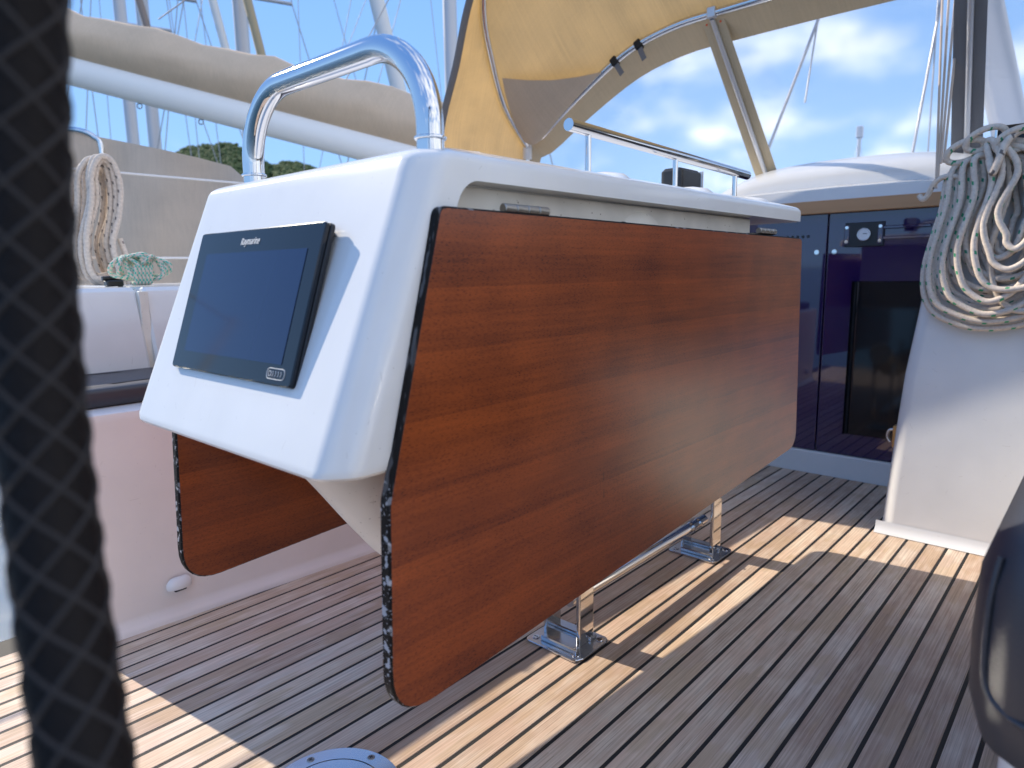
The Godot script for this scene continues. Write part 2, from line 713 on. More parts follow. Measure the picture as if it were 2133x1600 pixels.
func teak() -> Array:
	# weathered teak: 6 boards of grey-brown grain with bleached and worn patches
	var out := []
	for b in 6:
		var w := 2048
		var h := 64
		var sd := 200 + b * 9
		var rng := RandomNumberGenerator.new()
		rng.seed = sd
		var l1 := streak(w, h, 70, 0.16, sd + 1, 3)
		var l2 := streak(w, h, 26, 0.45, sd + 2, 2)
		var pt := noise_img(w, h, 0.012, sd + 3, 5)
		pt.convert(Image.FORMAT_L8)
		var pd := pt.get_data()
		var p2 := noise_img(w, h, 0.006, sd + 4, 3)
		p2.convert(Image.FORMAT_L8)
		var qd := p2.get_data()
		var brown := Color(0.62, 0.465, 0.36) * rng.randf_range(0.88, 1.08)
		var silver := Color(0.71, 0.61, 0.505)
		var honey := Color(0.54, 0.40, 0.27)
		var data := PackedByteArray()
		data.resize(w * h * 3)
		var hgt := PackedByteArray()
		hgt.resize(w * h)
		for y in h:
			for x in w:
				var o := y * w + x
				var k := clampf((pd[o] - 128) / 230.0 + 0.28 + (l1[o] - 128) / 420.0, 0.0, 1.0)
				var c := brown.lerp(silver, k)
				c = c.lerp(honey, clampf((qd[o] - 150) / 60.0, 0.0, 0.6))
				var f := 1.0 + (l1[o] - 128) / 800.0
				if l2[o] < 112:
					f -= (112 - l2[o]) / 250.0
				c = (c * f).linear_to_srgb()
				data[o * 3] = clampi(int(c.r * 255), 0, 255)
				data[o * 3 + 1] = clampi(int(c.g * 255), 0, 255)
				data[o * 3 + 2] = clampi(int(c.b * 255), 0, 255)
				hgt[o] = clampi(int(90 + l2[o] * 0.5 + (l1[o] - 128) * 0.2), 0, 255)
		var img := Image.create_from_data(w, h, false, Image.FORMAT_RGB8, data)
		var m := mat(Color.WHITE, 0.72)
		m.albedo_texture = tex(img)
		if b == 0:
			M.trim_tex = m.albedo_texture
		m.normal_enabled = true
		m.normal_texture = bump(Image.create_from_data(w, h, false, Image.FORMAT_L8, hgt), 2.0)
		m.normal_scale = 0.22
		out.append(m)
	# two more shades of each board
	for b in 6:
		for q in [Color(0.93, 0.90, 0.88), Color(1.0, 0.985, 0.96)]:
			var v: StandardMaterial3D = out[b].duplicate()
			v.albedo_color = q
			out.append(v)
	return out

func rope_mat(a: Color, b: Color, sd: int) -> StandardMaterial3D:
	# braided cover with coloured tracer yarns; u covers 8 cm of rope
	var w := 256
	var h := 96
	var img := Image.create(w, h, false, Image.FORMAT_RGB8)
	var hg := Image.create(w, h, false, Image.FORMAT_L8)
	var n := noise_img(w, h, 0.03, 300 + sd, 3)
	for y in h:
		for x in w:
			var p := float(x) / w * 20.0
			var q := float(y) / h * 8.0
			var d1 := absf(fposmod(p + q, 1.0) - 0.5) * 2.0
			var d2 := absf(fposmod(p - q, 1.0) - 0.5) * 2.0
			var wv := maxf(d1, d2) if int(floor(p)) % 2 == 0 else maxf(d2, d1 * 0.9)
			var c := Color(0.76, 0.65, 0.545) * (0.72 + 0.20 * wv + 0.25 * (n.get_pixel(x, y).r - 0.5))
			var iq := int(floor(q))
			var ip := int(floor(p + q * 0.5))
			if sd == 4:
				if posmod(iq + int(floor(p * 0.8)), 3) == 0:
					c = a.lerp(b, d1)
			elif (iq % 4 == 1 and posmod(ip + iq, 10) < 2) or (iq % 8 == 2 and posmod(ip + 1, 10) < 1):
				c = a if iq < 4 else b
			img.set_pixel(x, y, c.linear_to_srgb())
			hg.set_pixel(x, y, Color(1, 1, 1) * (0.4 + 0.6 * wv))
	var m := mat(Color.WHITE, 0.85)
	m.albedo_texture = tex(img)
	m.normal_enabled = true
	m.normal_texture = bump(hg, 2.0)
	m.normal_scale = 0.6
	m.uv1_scale = Vector3(12.0, 1.0, 1.0)
	return m

# ------------------------------------------------------------------ the boat's own mouldings
func structure() -> void:
	# sole: caulking sheet below, one board for every strake
	var bed := setting("cockpit_sole", rbox(Vector3(-0.70, -0.0270, -1.0), Vector3(1.75, 0.052, 2.78), 0.002, 0.0), M.caulk)
	var pitch := 0.0443
	for k in range(-6, 29):
		var x0 := -0.224 - pitch * k - pitch + 0.0032
		var x1 := -0.224 - pitch * k - 0.0032
		if x1 > 0.14 or x0 < -1.55:
			continue
		var sl := 0.0 + fposmod(k * 0.377, 1.0)
		var v := PackedVector3Array()
		var uv := PackedVector2Array()
		var t := PackedInt32Array()
		var za := 0.36
		var zb := -2.368
		var prof := [Vector2(x0, -0.02), Vector2(x0, -0.0008), Vector2(x0 + 0.0008, 0.0), Vector2(x1 - 0.0008, 0.0), Vector2(x1, -0.0008), Vector2(x1, -0.02)]
		for e in 2:
			for p in prof:
				v.append(Vector3(p.x, p.y, za if e == 0 else zb))
				uv.append(Vector2((0.0 if e == 0 else 0.93) + sl, (p.x - x0) / (x1 - x0) * 0.94 + 0.03))
		for j in 5:
			t.append_array([j, j + 1, j + 7, j, j + 7, j + 6])
		var mesh := finish(v, t, uv, 20.0, false)
		part(bed, "plank", mesh, M.teak[posmod(k * 7 + (k * k) % 5, M.teak.size())])
	# port seat: front wall, toe fillet, top
	var sw := []
	for q in [[-0.338, -1.404], [-1.95, -1.304]]:
		var z: float = q[0]
		var x: float = q[1]
		var row := []
		for p in [Vector2(0.004, -0.02), Vector2(0.004, 0.004), Vector2(0.0, 0.012), Vector2(-0.008, 0.022), Vector2(-0.010, 0.032), Vector2(-0.002, 0.43), Vector2(-0.006, 0.446), Vector2(-0.02, 0.452), Vector2(-0.36, 0.452), Vector2(-0.36, -0.02)]:
			row.append(Vector3(x + p.x, p.y, z))
		sw.append(row)
	setting("port_seat", loft(sw, 30.0), M.bounce_tinted_gel)
	# port coaming, in two lengths with a cream gap between
	for q in [[-0.30, -0.617], [-0.632, -2.10]]:
		var rows := []
		for z in [q[0], q[0] - 0.006, q[1] + 0.006, q[1]]:
			var e: float = 0.005 if z == q[0] or z == q[1] else 0.0
			var row := []
			for p in [Vector2(-1.695 - e, 0.44), Vector2(-1.745 - e, 0.655), Vector2(-1.750 - e, 0.668 - e), Vector2(-1.762, 0.677 - e), Vector2(-2.42, 0.680 - e), Vector2(-2.47, 0.67 - e), Vector2(-2.49, 0.62), Vector2(-2.55, -0.9), Vector2(-1.9, -0.9)]:
				row.append(Vector3(p.x, p.y, z))
			rows.append(row)
		setting("port_coaming", loft(rows, 30.0), M.gel)
	setting("coaming_joint", rbox(Vector3(-1.86, 0.55, -0.6245), Vector3(0.26, 0.235, 0.02), 0.002, 0.001), M.cream)
	# starboard seat and coaming (mostly out of the picture, mirrored by varnish and steel; coaming raised to bounce sunlight)
	setting("starboard_seat", rbox(Vector3(0.17, 0.17, -1.28), Vector3(0.42, 0.38, 1.32), 0.02, 0.01), M.gel)
	var sb := []
	for z in [-0.25, -1.95]:
		sb.append([Vector3(0.37, 0.30, z), Vector3(0.40, 0.50, z), Vector3(0.46, 0.735, z), Vector3(0.475, 0.75, z), Vector3(0.80, 0.752, z), Vector3(0.86, 0.70, z), Vector3(0.90, -0.9, z), Vector3(0.37, -0.9, z)])
	setting("starboard_coaming", loft(sb, 30.0), M.gel)
	# bulkhead on both sides of the companionway, leaning forward
	for s in [1, -1]:
		var edge := [Vector2(-0.436, -0.02), Vector2(-0.429, 0.02), Vector2(-0.413, 0.275), Vector2(-0.402, 0.428), Vector2(-0.375, 0.646), Vector2(-0.3515, 0.895)]
		var rows := []
		# rounded inner corner from the aft face to the passage
		for q in [[0.90, 0.0], [0.034, 0.0], [0.024, 0.0018], [0.015, 0.0058], [0.0075, 0.0125], [0.0025, 0.0215], [0.0, 0.034], [0.0, 0.40]]:
			var row := []
			for p in edge:
				row.append(mirrored(lean(Vector3(p.x + q[0], p.y, -1.94)) + Vector3(0, 0, -q[1]), s))
			rows.append(row)
		var bk := setting("bulkhead_starboard" if s == 1 else "bulkhead_port", sheet(rows, 50.0), M.gel)
		var cap := []
		for q in [-0.3515, -0.335, 0.548]:
			var row := []
			for k in 3:
				row.append(mirrored(lean(Vector3(q, 0.8950, -1.94)) + Vector3(0, 0.0 if k == 0 else 0.008, [0.0, -0.012, -0.33][k]), s))
			cap.append(row)
		part(bk, "top", sheet(cap, 30.0), M.gel)
		var toe := []
		for q in [[-1.9408, 0.030], [-1.9392, 0.021], [-1.9355, 0.013], [-1.929, 0.006], [-1.921, 0.0015]]:
			toe.append([mirrored(Vector3(-0.437, q[1], q[0]), s), mirrored(Vector3(0.6, q[1], q[0]), s)])
		part(bk, "toe_fillet", sheet(toe, 60.0), M.gel)
	# sill, cabin front, cabin top
	setting("companionway_sill", rbox(Vector3(-0.7385, 0.029, -2.44), Vector3(0.66, 0.098, 0.14), 0.01, 0.006), M.gel)
	var cab := []
	for i in 13:
		var f := float(i) / 12.0
		var x := -0.7385 + (f - 0.5) * 2.1
		var cam := 0.055 * (1.0 - pow(absf(f - 0.5) * 2.0, 2.0))
		var row := []
		for q in [[-2.43, 0.86], [-2.43, 0.885], [-2.50, 0.90], [-3.4, 0.98], [-5.5, 0.93], [-8.0, 0.80]]:
			row.append(Vector3(x, q[1] + cam, q[0]))
		cab.append(row)
	setting("cabin_top", sheet(cab, 40.0, 0.02), M.gel)
	for s in [1, -1]:
		setting("side_deck_starboard" if s == 1 else "side_deck_port", rbox(Vector3(-0.7385 + s * 1.25, 0.2, -4.6), Vector3(0.55, 0.95, 5.0), 0.04, 0.03), M.gel)

# ------------------------------------------------------------------ the folding table
func table() -> void:
	var t := thing("folding_table", "white moulded cockpit table with two hanging mahogany leaves and a steel handle", "table")
	var cx := -0.7385
	# console: rings of one outline, from the bottom of the head to the crown of the top
	var rings := []
	var steps := []      # y, shrink, head only?
	for y in [0.5125, 0.5135, 0.517, 0.525, 0.56, 0.62, 0.68, 0.72, 0.75, 0.765, 0.772, 0.778, 0.783, 0.787, 0.7895, 0.7912, 0.7918]:
		var sh := 0.0
		if y < 0.525:
			sh = 0.010 - sqrt(maxf(0.0, 0.0001 - pow((0.525 - y) * 0.8, 2.0)))
		steps.append([y, sh, true])
	for q in [[0.7920, 0.0], [0.800, 0.0], [0.809, 0.0], [0.8135, 0.001], [0.8168, 0.003], [0.8192, 0.006], [0.8212, 0.011], [0.8235, 0.018], [0.8285, 0.035], [0.8350, 0.065], [0.8395, 0.105], [0.8420, 0.15]]:
		steps.append([q[0], q[1], false])
	for st in steps:
		var y: float = st[0]
		var sh: float = st[1]
		var yy := minf(y, 0.822)
		var za := -0.3164 - 0.41 * (yy - 0.5125) - sh
		if y > 0.8135:
			za -= (y - 0.8135) * 0.35
		var half := []
		var hx := 0.2375 - sh
		# from the middle of the aft face round the starboard side to the middle of the front
		half.append(Vector2(0.0, za))
		half.append(Vector2(0.15, za))
		half.append_array(bend(Vector2(0.2145 - sh, za), Vector2(0.15, za), Vector2(hx, za - 0.026), 0.011))
		half.append_array(bend(Vector2(hx, za - 0.026), Vector2(0.2145 - sh, za), Vector2(hx, za - 0.07), 0.011))
		if st[2]:
			var zs := za - 0.062
			if y > 0.772:
				var k := (y - 0.772) / 0.020
				zs -= 0.020 * (1.0 - sqrt(maxf(0.0, 1.0 - k * k)))
			half.append(Vector2(hx, zs + 0.002))
			half.append(Vector2(hx - 0.002, zs))
			half.append(Vector2(hx - 0.016, zs - 0.001))
			half.append(Vector2(0.205, zs - 0.008))
			half.append(Vector2(0.203, -0.80))
			half.append(Vector2(0.200, -1.24))
			half.append(Vector2(0.190, -1.262))
			half.append(Vector2(0.0, -1.264))
		else:
			half.append(Vector2(hx, za - 0.062))
			half.append(Vector2(hx, za - 0.08))
			half.append(Vector2(hx, za - 0.2))
			half.append(Vector2(hx, -1.0))
			half.append(Vector2(hx, -1.25))
			half.append(Vector2(hx, -1.435 + sh))
			half.append(Vector2(hx - 0.015, -1.452 + sh))
			half.append(Vector2(0.0, -1.462 + sh))
		var row := []
		for p in half:
			row.append(Vector3(cx + p.x, y, p.y))
		for i in range(half.size() - 2, 0, -1):
			row.append(Vector3(cx - half[i].x, y, half[i].y))
		rings.append(row)
	part(t, "console", loft(rings, 28.0), M.gel)
	# cream lining of the recess, with the notch behind the leaf
	part(t, "recess_lining", rbox(Vector3(cx + 0.204, 0.70, -0.855), Vector3(0.008, 0.180, 0.81), 0.003, 0.001), M.cream)
	part(t, "latch_opening", rbox(Vector3(cx + 0.2085, 0.7615, -0.838), Vector3(0.002, 0.011, 0.030), 0.004, 0.0), M.black)
	part(t, "latch_cover", loft([ellipse(Vector3(cx + 0.207, 0.758, -0.875), 0.050, 0.026), ellipse(Vector3(cx + 0.213, 0.757, -0.875), 0.045, 0.021), ellipse(Vector3(cx + 0.215, 0.755, -0.875), 0.030, 0.012)], 60.0), M.cream)
	# curved cream pedestal under the console
	var path := smooth([Vector3(cx, 0.56, -0.41), Vector3(cx, 0.515, -0.445), Vector3(cx, 0.455, -0.492), Vector3(cx, 0.385, -0.545), Vector3(cx, 0.325, -0.60), Vector3(cx, 0.27, -0.70), Vector3(cx, 0.25, -0.85), Vector3(cx, 0.25, -1.10), Vector3(cx, 0.27, -1.40), Vector3(cx, 0.34, -1.60)], 5)
	part(t, "pedestal", tube(path, 0.048, 24), M.cream)
	# leaves
	var star := [Vector2(-0.448, 0.7635), Vector2(-1.421, 0.7585), Vector2(-1.450, 0.325), Vector2(-0.364, 0.262), Vector2(-0.3725, 0.487)]
	leaf(t, -0.4905, round_poly(star, [0.012, 0.012, 0.040, 0.052, 0.05], 8), -1.0, M.wood_veneer, "mahogany leaf hanging on the starboard side")
	var port := [Vector2(-0.46, 0.765), Vector2(-1.62, 0.760), Vector2(-1.645, 0.318), Vector2(-0.364, 0.257), Vector2(-0.374, 0.487)]
	leaf(t, -0.970, round_poly(port, [0.012, 0.012, 0.040, 0.052, 0.05], 8), -1.0, M.wood_veneer, "dark inner side of the port leaf")
	# hinges
	for z in [-0.580, -1.255]:
		var h := part(t, "hinge", rbox(Vector3(-0.513, 0.762, z), Vector3(0.030, 0.003, 0.074), 0.003, 0.001), M.dull)
		for k in 4:
			var a: float = z + 0.0375 - 0.075 * k / 4.0
			part(h, "knuckle", disc(Vector3(-0.497, 0.7665, a), Vector3.FORWARD, 0.0054, 0.0180, 0.001, 16), M.dull)
	# handle
	var hz := -0.478
	var hp := arch([Vector3(-0.893, 0.815, hz), Vector3(-0.893, 0.9355, hz), Vector3(-0.535, 0.9355, hz), Vector3(-0.535, 0.815, hz)], 0.090, 18)
	var hd := part(t, "handle", tube(hp, 0.0140, 28), M.chrome)
	for x in [-0.893, -0.535]:
		part(hd, "base_ring", disc(Vector3(x, 0.832, hz), Vector3.UP, 0.0165, 0.0035, 0.001, 28), M.chrome)
	# grab rail on three posts
	var ra := Vector3(-0.590, 0.8985, -0.780)
	var rb := Vector3(-0.590, 0.8855, -1.375)
	var rail := part(t, "grab_rail", tube([ra, ra.lerp(rb, 0.01), ra.lerp(rb, 0.5), ra.lerp(rb, 0.99), rb], 0.0086, 20), M.chrome)
	for f in [0.078, 0.505, 0.905]:
		var p: Vector3 = ra.lerp(rb, f)
		part(rail, "post", tube([Vector3(p.x, 0.834, p.z), Vector3(p.x, 0.86, p.z), p], 0.0046, 14), M.chrome)
		part(rail, "pad", loft([ellipse_flat(Vector3(p.x + 0.03, 0.824, p.z), 0.040, 0.022), ellipse_flat(Vector3(p.x + 0.026, 0.8318, p.z), 0.034, 0.016), ellipse_flat(Vector3(p.x + 0.016, 0.8365, p.z), 0.020, 0.009)], 60.0), M.gel)

func bend(p: Vector2, a: Vector2, b: Vector2, r: float) -> Array:
	var s := p + (a - p).normalized() * r
	var e := p + (b - p).normalized() * r
	var out := []
	for k in 5:
		var f := k / 4.0
		out.append(s.lerp(p, f).lerp(p.lerp(e, f), f))
	return out

func ellipse(c: Vector3, rz: float, ry: float) -> Array:
	var out := []
	for i in 24:
		out.append(c + Vector3(0, sin(TAU * i / 24) * ry, cos(TAU * i / 24) * rz))
	return out

func ellipse_flat(c: Vector3, rx: float, rz: float) -> Array:
	var out := []
	for i in 24:
		out.append(c + Vector3(sin(TAU * i / 24) * rx, 0, cos(TAU * i / 24) * rz))
	return out

func arch(p: Array, r: float, n: int) -> Array:
	# straight runs joined by arcs
	var out := [p[0]]
	for i in range(1, p.size() - 1):
		var a: Vector3 = p[i] + (p[i - 1] - p[i]).normalized() * r
		var b: Vector3 = p[i] + (p[i + 1] - p[i]).normalized() * r
		var da: Vector3 = (p[i] - a).normalized()
		var db: Vector3 = (b - p[i]).normalized()
		var th := acos(clampf(da.dot(db), -1.0, 1.0))
		var rr := r / tan((PI - th) / 2.0)
		var nrm := (db - da * da.dot(db)).normalized()
		var c := a + nrm * rr
		for k in n + 1:
			var f := th * k / n
			out.append(c - nrm * rr * cos(f) + da * rr * sin(f))
	out.append(p[-1])
	return out

func leaf(t: Node3D, x: float, poly: PackedVector2Array, s: float, face: Material, label: String) -> void:
	# core with the painted edge, a veneer on each side standing a hair proud of it
	var th := 0.0165
	var core := part(t, "leaf", prism(poly, Vector3(x - 0.0008, 0, 0), Vector3(0, 0, 1), Vector3(0, 1, 0), Vector3(s, 0, 0), th - 0.0016, 0.0022), M.edge, label)
	for e in [0, 1]:
		var px0 := x if e == 0 else x - th + 0.001
		var m := prism(inset(poly, 0.0022), Vector3(px0, 0, 0), Vector3(0, 0, 1), Vector3(0, 1, 0), Vector3(s, 0, 0), 0.001, 0.0)
		# uv: one sheet of veneer across the whole leaf
		var arr := m.surface_get_arrays(0)
		var U: PackedVector2Array = arr[Mesh.ARRAY_TEX_UV]
		for i in U.size():
			U[i] = Vector2((-U[i].x - 0.36) / 1.12 + (0.0 if e == 0 else 0.31), (0.77 - U[i].y) / 0.56)
		arr[Mesh.ARRAY_TEX_UV] = U
		var m2 := ArrayMesh.new()
		m2.add_surface_from_arrays(Mesh.PRIMITIVE_TRIANGLES, arr)
		part(core, "veneer", m2, face)

# ------------------------------------------------------------------ chart plotter on the aft face
func plotter() -> void:
	var o := thing("chart_plotter", "black glass chart plotter mounted on the white end of the table", "display")
	var up := Vector3(0, 0.950, -0.3129).normalized()
	var n := Vector3(0, 0.3129, 0.950).normalized()
	o.transform = Transform3D(Basis(Vector3.RIGHT, up, n), Vector3(-0.740, 0.672, -0.368))
	var w := 0.140
	var h := 0.0865
	var X := Vector3.RIGHT
	var Y := Vector3.UP
	var Z := Vector3.BACK
	var poly := round_poly([Vector2(-w, -h), Vector2(w, -h), Vector2(w, h), Vector2(-w, h)], [0.006], 5)
	part(o, "mount", prism(inset(poly, 0.010), Vector3(0, 0, -0.030), X, Y, Z, 0.024, 0.001), M.black)
	part(o, "housing", prism(poly, Vector3(0, 0, -0.0120), X, Y, Z, 0.0055, 0.001), M.black)
	part(o, "bezel", prism(inset(poly, 0.0008), Vector3(0, 0, -0.0062), X, Y, Z, 0.0058, 0.0012), M.glass)
	var sc := round_poly([Vector2(-0.112, -0.064), Vector2(0.116, -0.064), Vector2(0.116, 0.058), Vector2(-0.112, 0.058)], [0.001], 2)
	part(o, "screen", prism(sc, Vector3(0, 0, -0.0005), X, Y, Z, 0.0007, 0.0), M.panel)
	var tm := TextMesh.new()
	tm.text = "Raymarine"
	var f := SystemFont.new()
	f.font_names = PackedStringArray(["Droid Sans"])
	f.font_italic = true
	tm.font = f
	tm.font_size = 64
	tm.pixel_size = 0.00017
	tm.depth = 0.0003
	var l := part(o, "lettering", tm, M.print)
	l.position = Vector3(-0.008, 0.0705, 0.0002)
	l.transform.basis = Basis(Vector3(0.82, 0, 0), Vector3(0.18, 1, 0), Vector3(0, 0, 1))
	# touch slider: capsule, power mark and four arcs
	var sl := []
	var cap := round_poly([Vector2(0.092, -0.0795), Vector2(0.126, -0.0795), Vector2(0.126, -0.0685), Vector2(0.092, -0.0685)], [0.0052], 6)
	for p in cap:
		sl.append(Vector3(p.x, p.y, 0.0))
	var ts := part(o, "touch_slider", tube(sl, 0.00035, 6, true), M.print)
	part(ts, "power_mark", tube(ring(Vector3(0.0975, -0.074, 0), Z, 0.0026, 18), 0.00035, 6, true), M.print)
	for k in 4:
		var a := []
		for i in 7:
			var th := -0.9 + 1.8 * i / 6.0
			a.append(Vector3(0.1005 + 0.0052 * k + 0.0035 * cos(th), -0.074 + 0.0035 * sin(th), 0))
		part(ts, "arc", tube(a, 0.0003, 6), M.print)

# ------------------------------------------------------------------ feet, hatch, drain
func feet_and_floor_things() -> void:
	for q in [[-0.961, "polished steel table foot under the lower aft end of the leaf"], [-1.512, "polished steel table foot nearer the companionway"]]:
		var z: float = q[0]
		var o := thing("table_foot", q[1], "table foot", "feet of the folding table", Vector3(-0.725, 0.0, z))
		var pl := round_poly([Vector2(-0.070, -0.052), Vector2(0.052, -0.054), Vector2(0.058, -0.036), Vector2(0.058, 0.036), Vector2(0.050, 0.054), Vector2(-0.070, 0.052)], [0.014, 0.012, 0.008, 0.008, 0.012, 0.014], 4)
		part(o, "base_plate", prism(pl, Vector3(0, 0.0008, 0), Vector3.RIGHT, Vector3.BACK, Vector3.UP, 0.0045, 0.001), M.steel)
		part(o, "bar", rbox(Vector3(0.027, 0.175, -0.012), Vector3(0.009, 0.34, 0.046), 0.003, 0.001), M.chrome)
		part(o, "bar", rbox(Vector3(-0.052, 0.175, -0.012), Vector3(0.009, 0.34, 0.046), 0.003, 0.001), M.chrome)
		part(o, "bracket", rbox(Vector3(0.0, 0.010, 0.030), Vector3(0.085, 0.010, 0.014), 0.003, 0.002), M.steel)
		part(o, "bracket", rbox(Vector3(-0.010, 0.0085, -0.030), Vector3(0.090, 0.008, 0.022), 0.003, 0.002), M.steel)
		for s in [Vector2(0.042, 0.036), Vector2(0.044, -0.036), Vector2(-0.055, 0.034), Vector2(-0.055, -0.036)]:
			var sc := part(o, "screw", disc(Vector3(s.x, 0.0050, s.y), Vector3.UP, 0.0075, 0.0022, 0.001, 20), M.chrome)
			part(sc, "slot", rbox(Vector3(s.x, 0.0073, s.y), Vector3(0.009, 0.0006, 0.0012), 0.0003, 0.0), M.black)
	var fr := thing("foot_rail", "polished steel tube running low between the two table feet", "foot rail")
	part(fr, "tube", tube([Vector3(-0.7385, 0.075, -0.975), Vector3(-0.7385, 0.075, -1.2), Vector3(-0.7385, 0.075, -1.40), Vector3(-0.7385, 0.075, -1.54)], 0.0125, 24), M.chrome)
	for z in [-1.463, -1.50]:
		part(fr, "collar", tube([Vector3(-0.7385, 0.075, z), Vector3(-0.7385, 0.075, z - 0.006)], 0.0155, 24), M.chrome)
	# round steel deck plate
	var h := thing("deck_plate", "round steel deck plate screwed into the teak planks", "deck plate", "", Vector3(-0.7316, 0.0005, -0.4332))
	part(h, "rim", disc(Vector3.ZERO, Vector3.UP, 0.100, 0.0035, 0.0015, 64), M.steel)
	part(h, "lid", disc(Vector3(0, 0.003, 0), Vector3.UP, 0.073, 0.0022, 0.0012, 64), M.steel)
	part(h, "seam", tube(ring(Vector3(0, 0.0034, 0), Vector3.UP, 0.0745, 64), 0.0009, 6, true), M.caulk)
	for k in 6:
		var a := deg_to_rad(104.0 + 60.0 * k)
		var p := Vector3(cos(a) * 0.0875, 0.0030, -sin(a) * 0.0875)
		var sc := part(h, "screw", disc(p, Vector3.UP, 0.0056, 0.0014, 0.0008, 18), M.dull)
		for s in [0.0, PI / 2]:
			var r := part(sc, "cross_slot", rbox(Vector3.ZERO, Vector3(0.006, 0.0006, 0.0011), 0.0003, 0.0), M.black)
			r.transform = Transform3D(Basis(Vector3.UP, s + 0.5), p + Vector3(0, 0.0015, 0))
	# clam-shell drain cover on the seat front
	var d := thing("drain_cover", "small white clam-shell drain cover low on the seat front", "drain cover", "", Vector3(-1.3935, 0.075, -0.515))
	var rows := []
	for i in 9:
		var v := PI * i / 8.0
		var row := []
		for j in 9:
			var u := PI * 0.62 * j / 8.0
			row.append(Vector3(0.015 * sin(u) * sin(v), 0.017 * cos(u), 0.026 * cos(v) * (0.35 + 0.65 * sin(u))))
		rows.append(row)
	part(d, "shell", sheet(rows, 70.0), M.gel)
	part(d, "opening", rbox(Vector3(0.004, -0.010, 0.0), Vector3(0.006, 0.005, 0.024), 0.002, 0.001), M.black)

# ------------------------------------------------------------------ steering wheel beside the camera
func wheel() -> void:
	var c := Vector3(0.2221, 0.7299, -0.0665)
	var R := 0.5
	var o := thing("steering_wheel", "large steering wheel with black leather rim and pale cross stitching", "steering wheel", "", c)
	var k := atan(-0.0644)
	var ax := Vector3.RIGHT
	var ay := Vector3(0, cos(k), sin(k))
	var nz := ax.cross(ay)
	var rim := []
	for i in 180:
		var th := TAU * i / 180.0
		rim.append((ax * cos(th) + ay * sin(th)) * R)
	var rm := part(o, "rim", tube(rim, 0.0137, 28, true), M.leather)
	# cross stitching: lacing that crosses on the inboard side and wraps to the sides in diamonds
	var turns := 34
	for s in [1.0, -1.0]:
		for q in 5:
			var pts := []
			var m := turns * 22
			for i in m:
				var f := float(i) / m
				var th := TAU * f
				var ph: float = s * TAU * (f * turns + q / 5.0)
				var rad := ax * cos(th) + ay * sin(th)
				pts.append(rad * R + (rad * cos(ph) + nz * sin(ph)) * 0.0138)
			part(rm, "stitching", tube(pts, 0.0009, 5, true), M.thread)
	for a in [deg_to_rad(0.0), deg_to_rad(120.0), deg_to_rad(240.0)]:
		var d := ax * cos(a) + ay * sin(a)
		part(o, "spoke", tube([d * 0.03, d * 0.2, d * 0.49], 0.008, 12), M.chrome)
	part(o, "hub", disc(nz * -0.03, nz, 0.045, 0.06, 0.006, 32), M.chrome)
	var b := thing("binnacle", "white steering pedestal carrying the wheel", "binnacle", "", Vector3(0.2221, 0, -0.2))
	var rows := []
	for q in [[0.0, 0.11], [0.03, 0.09], [0.5, 0.07], [0.76, 0.08], [0.80, 0.06]]:
		var row := []
		for i in 24:
			row.append(Vector3(cos(TAU * i / 24) * q[1], q[0], sin(TAU * i / 24) * q[1] * 0.9))
		rows.append(row)
	part(b, "column", loft(rows, 50.0), M.gel)
	part(b, "shaft", tube([Vector3(0, 0.73, 0.05), Vector3(0, 0.73, 0.135)], 0.014, 16), M.chrome)

